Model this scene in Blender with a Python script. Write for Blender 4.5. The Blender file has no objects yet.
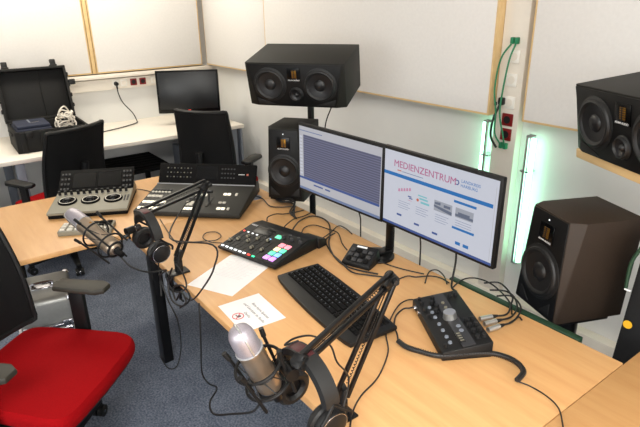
import bpy, bmesh, math, random
from mathutils import Vector, Matrix, Euler
random.seed(7)
PI = math.pi
R = math.radians
scene = bpy.context.scene
C = scene.collection

# ------------------------------------------------------------------ camera
cam_d = bpy.data.cameras.new('camera')
cam = bpy.data.objects.new('camera', cam_d); C.objects.link(cam)
cam_d.sensor_width = 36.0
cam_d.lens = 545.0 / 640.0 * 36.0
cam_d.clip_start = 0.02
M3 = Matrix(((0.601055,-0.284382,0.746900),(0.799084,0.230317,-0.555355),(-0.014090,0.930635,0.365678)))
cam.matrix_world = Matrix.Translation((0, 0, 1.74)) @ M3.to_4x4()
scene.camera = cam

# ------------------------------------------------------------------ world, lights, exposure
world = bpy.data.worlds.new('world'); scene.world = world
world.use_nodes = True
world.node_tree.nodes['Background'].inputs[0].default_value = (1.0, 0.95, 0.88, 1)
world.node_tree.nodes['Background'].inputs[1].default_value = 0.3
def area(name, loc, sx, sy, power, col=(1, .93, .82), rot=(0, 0, 0)):
    l = bpy.data.lights.new(name, 'AREA'); l.shape = 'RECTANGLE'; l.size = sx; l.size_y = sy
    l.energy = power; l.color = col
    o = bpy.data.objects.new(name, l); C.objects.link(o); o.location = loc; o.rotation_euler = rot
    return o
area('unseen_ceiling_light_far', (-4.25, 0.9, 2.74), 0.5, 1.9, 47, (1, .94, .80))  # this and the next two: overhead lights added out of view
area('unseen_ceiling_light_middle', (-1.6, 0.5, 2.74), 0.5, 1.5, 3, (1, .95, .88))
area('unseen_ceiling_light_near', (0.5, -0.7, 2.74), 0.6, 1.5, 90, (1, .99, .96))
area('fill_light_rear', (0.2, -2.93, 1.65), 2.6, 1.4, 56, (.94, .97, 1), (R(90), 0, 0))  # frontal fill added behind the camera, no daylight source known there
area('fill_light_right', (2.13, 0.2, 1.65), 2.4, 1.4, 72, (1, .97, .94), (0, R(90), 0))  # side fill added out of view on the right, brightens the speaker sides
scene.view_settings.view_transform = 'Standard'
scene.view_settings.look = 'None'
scene.view_settings.gamma = 1.0
scene.view_settings.use_curve_mapping = False
scene.view_settings.exposure = 0.0

# ------------------------------------------------------------------ materials
def lin(c):
    f = lambda v: (v / 255) / 12.92 if v <= 10 else ((v / 255 + .055) / 1.055) ** 2.4
    return (f(c[0]), f(c[1]), f(c[2]), 1)
MATS = {}
def mat(name, rgb, rough=.5, metal=0., var=.06, scale=40., bump=0., emit=0., trans=0., spec=.5, stretch=None, alpha=1.0):
    if name in MATS: return MATS[name]
    m = bpy.data.materials.new(name); MATS[name] = m
    m.use_nodes = True; nt = m.node_tree; b = nt.nodes['Principled BSDF']
    tc = nt.nodes.new('ShaderNodeTexCoord'); mp = nt.nodes.new('ShaderNodeMapping')
    nz = nt.nodes.new('ShaderNodeTexNoise'); nz.inputs['Scale'].default_value = scale
    nz.inputs['Detail'].default_value = 4
    if stretch: mp.inputs['Scale'].default_value = stretch
    nt.links.new(tc.outputs['Object'], mp.inputs[0]); nt.links.new(mp.outputs[0], nz.inputs['Vector'])
    cr = nt.nodes.new('ShaderNodeValToRGB'); c = lin(rgb)
    cr.color_ramp.elements[0].position = .3; cr.color_ramp.elements[1].position = .7
    cr.color_ramp.elements[0].color = tuple(max(0, v * (1 - var)) for v in c[:3]) + (1,)
    cr.color_ramp.elements[1].color = tuple(min(1, v * (1 + var)) for v in c[:3]) + (1,)
    nt.links.new(nz.outputs[0], cr.inputs[0]); nt.links.new(cr.outputs[0], b.inputs['Base Color'])
    b.inputs['Roughness'].default_value = rough; b.inputs['Metallic'].default_value = metal
    b.inputs['Specular IOR Level'].default_value = spec
    if trans: b.inputs['Transmission Weight'].default_value = trans
    if bump:
        bp = nt.nodes.new('ShaderNodeBump'); bp.inputs['Strength'].default_value = bump; bp.inputs['Distance'].default_value = .002
        nt.links.new(nz.outputs[0], bp.inputs['Height']); nt.links.new(bp.outputs[0], b.inputs['Normal'])
    if emit:
        nt.links.new(cr.outputs[0], b.inputs['Emission Color']); b.inputs['Emission Strength'].default_value = emit
    return m
def wood_mat(name, rgb, dark, ang=0.):
    m = bpy.data.materials.new(name); MATS[name] = m
    m.use_nodes = True; nt = m.node_tree; b = nt.nodes['Principled BSDF']
    tc = nt.nodes.new('ShaderNodeTexCoord'); mp = nt.nodes.new('ShaderNodeMapping')
    mp.inputs['Scale'].default_value = (1.2, 14, 6); mp.inputs['Rotation'].default_value = (0, 0, ang)
    nz = nt.nodes.new('ShaderNodeTexNoise'); nz.inputs['Scale'].default_value = 2.2; nz.inputs['Detail'].default_value = 8
    nz.inputs['Roughness'].default_value = .62; nz.inputs['Distortion'].default_value = .35
    cr = nt.nodes.new('ShaderNodeValToRGB'); cr.color_ramp.elements[0].position = .3; cr.color_ramp.elements[1].position = .72
    cr.color_ramp.elements[0].color = lin(dark); cr.color_ramp.elements[1].color = lin(rgb)
    nt.links.new(tc.outputs['Object'], mp.inputs[0]); nt.links.new(mp.outputs[0], nz.inputs['Vector'])
    nt.links.new(nz.outputs[0], cr.inputs[0]); nt.links.new(cr.outputs[0], b.inputs['Base Color'])
    b.inputs['Roughness'].default_value = .42
    return m
def carpet_mat():
    m = bpy.data.materials.new('carpet'); MATS['carpet'] = m
    m.use_nodes = True; nt = m.node_tree; b = nt.nodes['Principled BSDF']
    tc = nt.nodes.new('ShaderNodeTexCoord')
    n1 = nt.nodes.new('ShaderNodeTexNoise'); n1.inputs['Scale'].default_value = 110; n1.inputs['Detail'].default_value = 3
    n2 = nt.nodes.new('ShaderNodeTexNoise'); n2.inputs['Scale'].default_value = 9; n2.inputs['Detail'].default_value = 4
    mx = nt.nodes.new('ShaderNodeMath'); mx.operation = 'MULTIPLY_ADD'; mx.inputs[1].default_value = .3
    nt.links.new(tc.outputs['Object'], n1.inputs['Vector']); nt.links.new(tc.outputs['Object'], n2.inputs['Vector'])
    nt.links.new(n2.outputs[0], mx.inputs[0]); nt.links.new(n1.outputs[0], mx.inputs[2])
    cr = nt.nodes.new('ShaderNodeValToRGB'); cr.color_ramp.elements[0].position = .48; cr.color_ramp.elements[1].position = .82
    cr.color_ramp.elements[0].color = lin((78, 86, 102)); cr.color_ramp.elements[1].color = lin((128, 134, 148))
    nt.links.new(mx.outputs[0], cr.inputs[0]); nt.links.new(cr.outputs[0], b.inputs['Base Color'])
    bp = nt.nodes.new('ShaderNodeBump'); bp.inputs['Strength'].default_value = .5; bp.inputs['Distance'].default_value = .004
    nt.links.new(n1.outputs[0], bp.inputs['Height']); nt.links.new(bp.outputs[0], b.inputs['Normal'])
    b.inputs['Roughness'].default_value = .95; b.inputs['Specular IOR Level'].default_value = .1
    return m
wood_mat('beech', (212, 166, 112), (200, 149, 96))
wood_mat('beech_turned', (210, 163, 108), (198, 147, 93), R(90))
wood_mat('pale_wood', (222, 192, 142), (206, 172, 120), R(90))
carpet_mat()
mat('wall_paint', (220, 219, 216), .8, var=.015, scale=6, bump=.04)
mat('panel_fabric', (220, 216, 212), .9, var=.02, scale=60, bump=.1)
mat('white_laminate', (226, 218, 206), .45, var=.015)
mat('white_plastic', (232, 228, 220), .35, var=.02)
mat('grey_metal', (150, 150, 152), .45, .3, var=.04)
mat('black_vinyl', (20, 19, 14), .65, spec=.35, var=.10, scale=150, bump=.15)
mat('brown_vinyl', (42, 31, 22), .6, spec=.35, var=.10, scale=150, bump=.15)
mat('baffle', (6, 6, 7), .5, spec=.3, var=.08)
mat('cone', (20, 20, 22), .4, var=.08)
mat('rubber', (11, 11, 12), .55, var=.1)
mat('black_plastic', (11, 11, 12), .5, spec=.35, var=.08)
mat('gloss_black', (5, 5, 6), .25, spec=.25, var=.05)
mat('black_metal', (22, 22, 23), .3, .5, var=.08)
mat('dark_bronze', (58, 44, 30), .4, .6, var=.1)
mat('gold', (160, 112, 26), .3, .8, var=.1)
mat('white_print', (225, 225, 225), .6)
mat('off_screen', (10, 11, 13), .35, var=.05)
mat('mesh_fabric', (9, 9, 10), .7, spec=.25, var=.2, scale=300, bump=.2)
mat('red_fabric', (140, 3, 9), .9, spec=.12, var=.07, scale=220, bump=.25)
mat('chrome', (200, 200, 205), .15, 1., var=.03)
mat('aluminium', (190, 190, 188), .3, .85, var=.04)
mat('alu_panel', (176, 176, 172), .4, .6, var=.04, scale=80)
mat('champagne', (176, 158, 138), .3, .8, var=.04)
mat('grille_mesh', (168, 162, 170), .45, .7, var=.12, scale=600, bump=.1)
mat('console_grey', (124, 119, 103), .5, var=.03)
mat('console_dark', (11, 10, 10), .8, spec=.15, var=.06)
mat('key_grey', (42, 42, 44), .5)
mat('key_light', (200, 194, 182), .5)
mat('key_lit', (255, 244, 225), .5, emit=.5)
mat('led_white', (235, 240, 245), .4, emit=1.0)
mat('led_red', (255, 70, 60), .4, emit=1.0)
mat('led_green', (60, 235, 170), .4, emit=.9)
mat('pad_pink', (245, 140, 155), .4, emit=.8)
mat('pad_peach', (245, 222, 175), .4, emit=.8)
mat('pad_green', (95, 225, 170), .4, emit=.8)
mat('pad_blue', (125, 180, 240), .4, emit=.8)
mat('pad_violet', (215, 145, 240), .4, emit=.8)
mat('paper', (236, 232, 230), .8, var=.01)
mat('ink_grey', (96, 94, 96), .8)
mat('ink_faint', (206, 203, 204), .8)
mat('deck_dark', (34, 33, 29), .55, var=.06, spec=.35)
mat('ink_red', (200, 60, 70), .8)
mat('cable_black', (20, 19, 19), .5, var=.05)
mat('cable_green', (30, 120, 80), .5, var=.05)
mat('cable_white', (220, 212, 200), .5, var=.04)
mat('red_plastic', (120, 10, 14), .4, var=.05)
mat('navy_cloth', (28, 34, 54), .8, var=.15)
mat('case_black', (15, 14, 13), .65, spec=.3, var=.12, scale=60, bump=.2)
mat('green_metal', (38, 66, 48), .4, .3, var=.05)
mat('wine_leather', (66, 20, 24), .5, var=.15)
mat('leather_black', (16, 16, 16), .5, var=.1, scale=120, bump=.2)
mat('arm_grey', (42, 39, 31), .6, var=.08)
mat('desk_grey', (118, 124, 134), .5, var=.04)
mat('cloth_black', (15, 15, 16), .85, var=.2, scale=30)
mat('yellow_print', (225, 170, 30), .6)
mat('tube_glow', (165, 255, 208), .4, emit=8.)
mat('lamp_panel', (255, 250, 240), .4, emit=1.1)
# screens
def screen_flat(name, rgb, e=1.0):
    m = mat(name, rgb, .3, var=.01, emit=e, spec=.25); b = m.node_tree.nodes['Principled BSDF']
    for l in list(b.inputs['Base Color'].links): m.node_tree.links.remove(l)
    b.inputs['Base Color'].default_value = lin((14, 14, 16)); return m
screen_flat('scr_pale', (178, 178, 184), 1)
screen_flat('scr_web', (194, 197, 208), 1)
screen_flat('scr_blue', (40, 108, 172), 1)
screen_flat('scr_navy', (62, 84, 140), 1)
screen_flat('scr_title', (172, 104, 138), 1)
screen_flat('scr_pink', (188, 132, 160), 1)
screen_flat('scr_teal', (120, 182, 190), 1)
screen_flat('scr_photo', (96, 104, 122), 1)
screen_flat('scr_photo_light', (152, 156, 166), 1)
screen_flat('scr_orange', (190, 104, 84), 1)
screen_flat('scr_bar', (110, 124, 156), 1)
def stripes_mat():
    m = bpy.data.materials.new('scr_rows'); MATS['scr_rows'] = m
    m.use_nodes = True; nt = m.node_tree; b = nt.nodes['Principled BSDF']
    tc = nt.nodes.new('ShaderNodeTexCoord'); sp = nt.nodes.new('ShaderNodeSeparateXYZ')
    mu = nt.nodes.new('ShaderNodeMath'); mu.operation = 'MULTIPLY'; mu.inputs[1].default_value = 2 * PI / .0105
    sn = nt.nodes.new('ShaderNodeMath'); sn.operation = 'SINE'
    cr = nt.nodes.new('ShaderNodeValToRGB'); cr.color_ramp.elements[0].position = .0; cr.color_ramp.elements[1].position = 1
    ad = nt.nodes.new('ShaderNodeMath'); ad.operation = 'MULTIPLY_ADD'; ad.inputs[1].default_value = .5; ad.inputs[2].default_value = .5
    cr.color_ramp.elements[0].color = lin((70, 72, 94)); cr.color_ramp.elements[1].color = lin((104, 108, 134))
    nt.links.new(tc.outputs['Object'], sp.inputs[0]); nt.links.new(sp.outputs[2], mu.inputs[0]); nt.links.new(mu.outputs[0], sn.inputs[0])
    nt.links.new(sn.outputs[0], ad.inputs[0]); nt.links.new(ad.outputs[0], cr.inputs[0])
    nt.links.new(cr.outputs[0], b.inputs['Emission Color']); b.inputs['Emission Strength'].default_value = 1.0
    b.inputs['Base Color'].default_value = lin((20, 20, 24)); b.inputs['Roughness'].default_value = .4
stripes_mat()

# ------------------------------------------------------------------ mesh building
class MB:
    def __init__(s, m='black_plastic'):
        s.v = []; s.f = []; s.mi = []; s.mats = [m]; s.cur = 0
    def m(s, name):
        if name not in s.mats: s.mats.append(name)
        s.cur = s.mats.index(name); return s
    def add(s, verts, faces, mtx=None):
        n = len(s.v)
        for p in verts:
            p = Vector(p); s.v.append(tuple(mtx @ p) if mtx else tuple(p))
        for f in faces:
            s.f.append([i + n for i in f]); s.mi.append(s.cur)
        return s
    def bm(s, b, mtx=None):
        b.verts.index_update()
        s.add([v.co.copy() for v in b.verts], [[v.index for v in f.verts] for f in b.faces], mtx); b.free(); return s
    def box(s, c, d, bev=0., rot=None, seg=2):
        b = bmesh.new(); bmesh.ops.create_cube(b, size=1)
        for v in b.verts: v.co = Vector((v.co.x * d[0], v.co.y * d[1], v.co.z * d[2]))
        if bev: bmesh.ops.bevel(b, geom=list(b.edges), offset=bev, segments=seg, affect='EDGES', profile=.5)
        mt = Matrix.Translation(c)
        if rot is not None: mt = mt @ (rot if isinstance(rot, Matrix) else Euler(rot).to_matrix().to_4x4())
        return s.bm(b, mt)
    def prism(s, poly, z0, z1, bev=0., mtx=None, seg=2):
        b = bmesh.new(); n = len(poly)
        lo = [b.verts.new((p[0], p[1], z0)) for p in poly]; hi = [b.verts.new((p[0], p[1], z1)) for p in poly]
        b.faces.new(lo[::-1]); b.faces.new(hi)
        for i in range(n): b.faces.new((lo[i], lo[(i + 1) % n], hi[(i + 1) % n], hi[i]))
        bmesh.ops.recalc_face_normals(b, faces=list(b.faces))
        if bev: bmesh.ops.bevel(b, geom=[e for e in b.edges if abs(e.verts[0].co.z - e.verts[1].co.z) < 1e-6], offset=bev, segments=seg, affect='EDGES', profile=.5)
        return s.bm(b, mtx)
    def hull(s, pts, bev=0., mtx=None):
        b = bmesh.new()
        for p in pts: b.verts.new(p)
        r = bmesh.ops.convex_hull(b, input=list(b.verts))
        bmesh.ops.dissolve_limit(b, angle_limit=R(1), verts=list(b.verts), edges=list(b.edges))
        bmesh.ops.recalc_face_normals(b, faces=list(b.faces))
        if bev: bmesh.ops.bevel(b, geom=list(b.edges), offset=bev, segments=2, affect='EDGES', profile=.5)
        return s.bm(b, mtx)
    def lathe(s, prof, seg=24, mtx=None, cap=True):
        vs = []; fs = []
        for r_, z in prof:
            for i in range(seg): a = 2 * PI * i / seg; vs.append((r_ * math.cos(a), r_ * math.sin(a), z))
        for j in range(len(prof) - 1):
            for i in range(seg):
                k = (i + 1) % seg
                fs.append((j * seg + i, j * seg + k, (j + 1) * seg + k, (j + 1) * seg + i))
        if cap:
            fs.append(tuple(range(seg))[::-1]); fs.append(tuple((len(prof) - 1) * seg + i for i in range(seg)))
        return s.add(vs, fs, mtx)
    def cyl(s, p0, p1, r0, r1=None, seg=16):
        p0 = Vector(p0); p1 = Vector(p1); d = p1 - p0
        q = d.to_track_quat('Z', 'Y').to_matrix().to_4x4()
        return s.lathe([(r0, 0), (r0 if r1 is None else r1, d.length)], seg, Matrix.Translation(p0) @ q)
    def tube(s, pts, r, seg=8, sm=5, closed=False):
        P = smooth(pts, sm, closed) if sm > 1 else [Vector(p) for p in pts]
        vs = []; fs = []; n = len(P); up = None
        for i, p in enumerate(P):
            if closed: t = P[(i + 1) % n] - P[i - 1]
            else: t = P[min(i + 1, n - 1)] - P[max(i - 1, 0)]
            t = t.normalized() if t.length > 1e-9 else Vector((0, 0, 1))
            if up is None:
                up = Vector((0, 0, 1)) if abs(t.z) < .9 else Vector((1, 0, 0))
            up = (up - t * up.dot(t)); up = up.normalized() if up.length > 1e-6 else t.orthogonal().normalized()
            w = t.cross(up)
            for k in range(seg):
                a = 2 * PI * k / seg; vs.append(p + (up * math.cos(a) + w * math.sin(a)) * r)
        m_ = n if closed else n - 1
        for i in range(m_):
            for k in range(seg):
                k2 = (k + 1) % seg; j = (i + 1) % n
                fs.append((i * seg + k, j * seg + k, j * seg + k2, i * seg + k2))
        if not closed:
            fs.append(tuple(range(seg))); fs.append(tuple((n - 1) * seg + k for k in range(seg))[::-1])
        return s.add(vs, fs)
    def ring(s, c, r, t, axis=(0, 0, 1), seg=24, ts=8):
        q = Vector(axis).to_track_quat('Z', 'Y')
        pts = [Vector(c) + q @ Vector((r * math.cos(2 * PI * i / seg), r * math.sin(2 * PI * i / seg), 0)) for i in range(seg)]
        return s.tube(pts, t, ts, 1, True)
    def quad(s, x0, z0, x1, z1, y):
        return s.add([(x0, y, z0), (x1, y, z0), (x1, y, z1), (x0, y, z1)], [(0, 1, 2, 3)])
    def text(s, txt, size, mtx, depth=.0):
        cu = bpy.data.curves.new('tmp_text', 'FONT'); cu.body = txt; cu.size = size; cu.align_x = 'CENTER'; cu.align_y = 'CENTER'; cu.extrude = depth; cu.resolution_u = 3
        o = bpy.data.objects.new('tmp_text', cu); C.objects.link(o)
        dg = bpy.context.evaluated_depsgraph_get(); dg.update()
        me = bpy.data.meshes.new_from_object(o.evaluated_get(dg))
        s.add([v.co.copy() for v in me.vertices], [list(p.vertices) for p in me.polygons], mtx)
        bpy.data.objects.remove(o); bpy.data.curves.remove(cu); bpy.data.meshes.remove(me)
        return s
    def build(s, name, parent=None, loc=(0, 0, 0), rot=(0, 0, 0), sharp=35, **tags):
        me = bpy.data.meshes.new(name); me.from_pydata(s.v, [], s.f); me.update()
        for k in s.mats: me.materials.append(MATS[k])
        for p, i in zip(me.polygons, s.mi): p.material_index = i; p.use_smooth = True
        b = bmesh.new(); b.from_mesh(me)
        bmesh.ops.recalc_face_normals(b, faces=list(b.faces)) if not tags.pop('keepn', False) else None
        b.to_mesh(me); b.free()
        me.set_sharp_from_angle(angle=R(sharp))
        o = bpy.data.objects.new(name, me); C.objects.link(o)
        o.location = loc; o.rotation_euler = rot
        if parent: o.parent = parent
        for k, v in tags.items(): o[k] = v
        return o
def smooth(pts, n=6, closed=False):
    P = [Vector(p) for p in pts]; out = []; L = len(P)
    for i in range(L if closed else L - 1):
        p0 = P[(i - 1) % L] if (closed or i > 0) else P[0]; p1 = P[i]; p2 = P[(i + 1) % L]
        p3 = P[(i + 2) % L] if (closed or i + 2 < L) else P[-1]
        for k in range(n):
            t = k / n
            out.append(.5 * ((2 * p1) + (-p0 + p2) * t + (2 * p0 - 5 * p1 + 4 * p2 - p3) * t * t + (-p0 + 3 * p1 - 3 * p2 + p3) * t ** 3))
    if not closed: out.append(P[-1].copy())
    return out
def thing(name, label, cat, loc=(0, 0, 0), rot=(0, 0, 0), group=None):
    o = bpy.data.objects.new(name, None); C.objects.link(o); o.empty_display_size = .05
    o.location = loc; o.rotation_euler = rot if not isinstance(rot, (int, float)) else (0, 0, rot)
    o['label'] = label; o['category'] = cat
    if group: o['group'] = group
    return o
def tag(o, label, cat, group=None):
    o['label'] = label; o['category'] = cat
    if group: o['group'] = group
    return o
def struct(o): o['kind'] = 'structure'; return o
def copy_tree(o, parent=None):
    c = o.copy(); C.objects.link(c)
    if parent: c.parent = parent
    for ch in o.children: copy_tree(ch, c)
    return c
FWD = Matrix.Rotation(R(90), 4, 'X')     # maps local +z to -y (text facing the front of a thing)
def cable(name, pts, r, label, m='cable_black', sm=6, group=None, cat='cable'):
    o = MB(m).tube(pts, r, 8, sm).build(name); return tag(o, label, cat, group)

# ------------------------------------------------------------------ room shell
XL, XR, YF, YB, ZC = -5.0, 2.2, 2.43, -3.0, 2.78
struct(MB('carpet').box(((XL + XR) / 2, (YF + YB) / 2, -.05), (XR - XL + .4, YF - YB + .4, .1)).build('floor'))
struct(MB('wall_paint').box(((XL + XR) / 2, (YF + YB) / 2, ZC + .05), (XR - XL + .4, YF - YB + .4, .1)).build('ceiling'))
struct(MB('wall_paint').box((XL - .1, (YF + YB) / 2, ZC / 2), (.2, YF - YB + .4, ZC)).build('wall_left'))
struct(MB('wall_paint').box((XR + .1, (YF + YB) / 2, ZC / 2), (.2, YF - YB + .4, ZC)).build('wall_right'))
struct(MB('wall_paint').box(((XL + XR) / 2, YF + .1, ZC / 2), (XR - XL, .2, ZC)).build('wall_front'))
struct(MB('wall_paint').box(((XL + XR) / 2, YB - .1, ZC / 2), (XR - XL, .2, ZC)).build('wall_rear'))
struct(MB('white_laminate').box(((XL + XR) / 2, YF - .03, .1), (XR - XL, .06, .2), .004).build('baseboard_front'))
struct(MB('white_laminate').box((XL + .01, (YF + YB) / 2, .04), (.02, YF - YB, .08), .003).build('baseboard_left'))
struct(MB('white_laminate').box((XL + .045, .3, 1.152), (.09, 4.2, .035), .004).build('trim_1'))
struct(MB('pale_wood').box((XL + .042, 1.31, 1.97), (.084, .03, 1.58), .003).build('trim_2'))

for nm, loc, rz in (('fill_window_1', (0.2, YB, 1.65), PI), ('fill_window_2', (XR, 0.2, 1.65), R(-90))):  # unseen windows with glowing panes, added to go with the fill lights
    k = MB('white_plastic')
    for a in (-1, 1): k.box((a * 1.34, -.02, 0), (.06, .05, 1.5), .004); k.box((0, -.02, a * .74), (2.74, .05, .06), .004)
    k.box((0, -.02, 0), (.04, .05, 1.42), .003); k.m('lamp_panel').box((0, -.004, 0), (2.62, .006, 1.42))
    struct(k.build(nm, None, loc, (0, 0, rz)))

# acoustic wall panels: a fabric field in a thin wooden frame
def acoustic_panel(w, h, d, label, loc, rz, group='framed acoustic wall panels', latch=False):
    t = thing('acoustic_panel', label, 'wall panel', loc, rz, group)
    e = .014
    f = MB('pale_wood')
    f.box((-w / 2 + e / 2, -d / 2, h / 2), (e, d, h), .0015); f.box((w / 2 - e / 2, -d / 2, h / 2), (e, d, h), .0015)
    f.box((0, -d / 2, e / 2), (w - 2 * e, d, e), .0015); f.box((0, -d / 2, h - e / 2), (w - 2 * e, d, e), .0015)
    f.build('frame', t)
    MB('panel_fabric').box((0, -d / 2 - .002, h / 2), (w - 2 * e + .008, d, h - 2 * e + .008), .003).build('fabric_field', t)
    if latch:
        MB('gloss_black').box((w / 2 + .004, -d * .45, .055), (.010, .035, .018), .003).build('catch', t, label='small black catch')
    return t
acoustic_panel(1.085, 1.56, .08, 'cream wall panel in the room corner, narrowest on the long wall', (-4.385, YF, 1.18), 0)
acoustic_panel(2.13, 1.56, .10, 'wide cream wall panel behind the speakers and screens, with pale wooden edge', (-2.757, YF, 1.18), 0, latch=True)
acoustic_panel(2.1, 1.56, .10, 'cream wall panel right of the socket duct, behind the upper right speaker', (-.45, YF, 1.18), 0)
acoustic_panel(3.0, 1.56, .08, 'bright cream wall panel above the open black case', (XL, -.21, 1.18), R(90))
acoustic_panel(.97, 1.56, .08, 'bright cream wall panel above the switched off monitor', (XL, 1.815, 1.18), R(90))

# ceiling lamps out of view, added to carry the room's overhead light
def unseen_ceiling_lamp(label, x, y, sx, sy):
    t = thing('unseen_ceiling_lamp', label, 'ceiling lamp', (x, y, 2.78), 0, 'unseen flat ceiling lamps')
    MB('white_plastic').box((0, 0, -.012), (sx + .06, sy + .06, .024), .003).build('housing', t)
    MB('lamp_panel').box((0, 0, -.027), (sx, sy, .006)).build('diffuser', t)
unseen_ceiling_lamp('unseen flat rectangular ceiling lamp above the chairs by the white desk', -4.25, .9, .5, 1.9)
unseen_ceiling_lamp('unseen flat rectangular ceiling lamp above the wooden desks', -1.6, .5, .5, 1.5)
unseen_ceiling_lamp('unseen flat rectangular ceiling lamp added for light behind the camera', .5, -.7, .6, 1.5)

# cable trunking with sockets along the left wall
t = thing('cable_trunking', 'white cable trunking with sockets along the wall above the white desk', 'trunking', (XL, 0, 1.035), 0)
MB('white_laminate').box((.03, .9, .045), (.06, 3.0, .09), .003).build('cover', t)
for y, m_, n in ((1.632, 'red_plastic', 'red socket'), (1.715, 'red_plastic', 'red socket'), (1.475, 'white_plastic', None), (1.545, 'white_plastic', None), (1.82, 'white_plastic', None)):
    k = MB(m_); k.box((.063, y, .047), (.008, .058, .058), .003); k.m('rubber' if m_ == 'red_plastic' else 'white_laminate').cyl((.060, y, .047), (.0675, y, .047), .019)
    o = k.build('socket', t)
    if n: o['label'] = n

# vertical socket duct on the long wall
t = thing('socket_duct', 'tall white wall duct with data and red power sockets', 'duct', (-1.6225, YF, .2), 0)
MB('white_laminate').box((0.001, -.025, 1.285), (.138, .05, 2.57), .004).build('cover', t)
def wall_socket(z, m_, lab=None):
    k = MB(m_); k.box((0.012, -.053, z - .2), (.062, .008, .062), .003); k.m('rubber' if m_ == 'red_plastic' else 'white_laminate').cyl((.012, -.055, z - .2), (.012, -.0585, z - .2), .019)
    o = k.build('socket', t)
    if lab: o['label'] = lab
for z in (1.47, 1.36, 1.25): wall_socket(z, 'white_plastic')
for z in (1.165, 1.09): wall_socket(z, 'red_plastic', 'red socket')

# LED light bars on the wall
def light_bar(x, z0, z1, side, label):
    t = thing('light_bar', label, 'light', (x, YF, 0), 0, 'green glowing light bars')
    MB('aluminium').box((0, -.06, (z0 + z1) / 2), (.012, .012, z1 - z0), .002).build('rail', t)
    MB('tube_glow').cyl((side * .022, -.045, z0 + .01), (side * .022, -.045, z1 - .01), .012).build('light_tube', t, label='glowing green white tube')
    for z in (z0 + .004, z1):
        MB('grey_metal').box((side * .006, -.045, z), (.03, .04, .010), .003).build('end_clip', t)
    MB('chrome').box((0, -.03, z1 - .18), (.05, .06, .008), .002).build('bracket', t)
light_bar(-1.478, .42, 1.105, 1, 'green glowing light bar right of the socket duct, above the lower right speaker')
light_bar(-1.722, .50, 1.14, -1, 'green glowing light bar left of the socket duct, half hidden by the web page screen')

# cables plugged into the socket duct
for k, (dx, lab) in enumerate(((-.012, 'green patch cable looping down the socket duct, the left one of two'), (.012, 'green patch cable looping down the socket duct, the right one of two'))):
    x = -1.608 + dx
    o = MB('cable_green')
    o.box((x, YF - .066, 1.545), (.016, .022, .03), .003)
    o.tube([(x, YF - .075, 1.53), (x - .02 + dx, YF - .10, 1.46), (x - .038 + dx, YF - .10, 1.32), (x - .03, YF - .10, 1.2), (x - .012 + dx, YF - .10, 1.10), (x + .0, YF - .08, 1.045)], .0042, 8, 6)
    o.box((x, YF - .068, 1.035), (.018, .022, .03), .003)
    tag(o.build('patch_cable'), lab, 'cable', 'green patch cables')
o = MB('cable_black'); o.box((-1.645, YF - .068, 1.255), (.03, .026, .036), .006)
o.tube([(-1.645, YF - .08, 1.24), (-1.662, YF - .10, 1.16), (-1.665, YF - .10, 1.08), (-1.643, YF - .075, 1.02)], .006, 8, 6)
tag(o.build('power_cable'), 'black power cable hanging beside the green cables on the socket duct', 'cable')

# ------------------------------------------------------------------ desks
t = thing('wall_desk', 'long white desk along the left wall, holding the open case', 'desk', (-4.575, .8, 0), 0)
MB('white_laminate').box((0, 0, .725), (.85, 2.96, .03), .003).build('desk_top', t)
for y in (-1.0, -.284, 1.40):
    k = MB('desk_grey'); k.box((.35, y, .3545), (.06, .06, .705), .004); k.box((-.35, y, .3545), (.06, .06, .705), .004); k.box((0, y, .69), (.64, .05, .03), .003)
    k.build('leg', t)
MB('desk_grey').box((0, 1.462, .36), (.80, .02, .68), .003).build('end_panel', t)

def beech_desk(name, label, x0, x1, y0, y1, mname, legs):
    t = thing(name, label, 'desk', ((x0 + x1) / 2, (y0 + y1) / 2, 0), 0, 'beech coloured desks joined in a row')
    w, d = x1 - x0, y1 - y0
    MB(mname).box((0, 0, .7275), (w, d, .025), .0025).build('desk_top', t)
    cx, cy = (x0 + x1) / 2, (y0 + y1) / 2
    for lx, ly in legs:
        MB('black_metal').box((lx - cx, ly - cy, .357), (.07, .05, .715), .006).build('leg', t)
    MB('black_metal').box((0, 0, .70), (w - .3, .05, .03), .003).build('crossbar', t)
    return t
beech_desk('main_desk', 'long beech desk under the two lit screens', -2.399, -.531, .672, 1.49, 'beech', ((-2.395, .77), (-.60, .745), (-2.345, 1.40), (-.60, 1.40)))
beech_desk('side_desk', 'beech desk on the left carrying the two broadcast control panels', -3.175, -2.401, .19, 1.49, 'beech_turned', ((-2.50, .27+.9), (-3.1, .27), (-3.1, 1.40)))
beech_desk('corner_desk', 'beech desk at the lower right corner, joined to the main desk', -.529, .32, -.3, 1.655, 'beech_turned', ((.2, 1.5), (.2, -.15), (-.4, -.15), (-.4, 1.58)))
tag(MB('green_metal').box((-.93, 1.508, .730), (.52, .025, .025), .003).build('cable_rail'), 'dark green metal rail along the back edge of the main desk', 'rail')
tag(MB('desk_grey').lathe([(.036, 0), (.036, .003), (.03, .005), (.0295, .004), (.0, .004)], 28, Matrix.Translation((-2.452, 1.385, .7405))).build('desk_grommet'), 'round grey cable grommet in the desk beside the black control panel', 'grommet')

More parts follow.
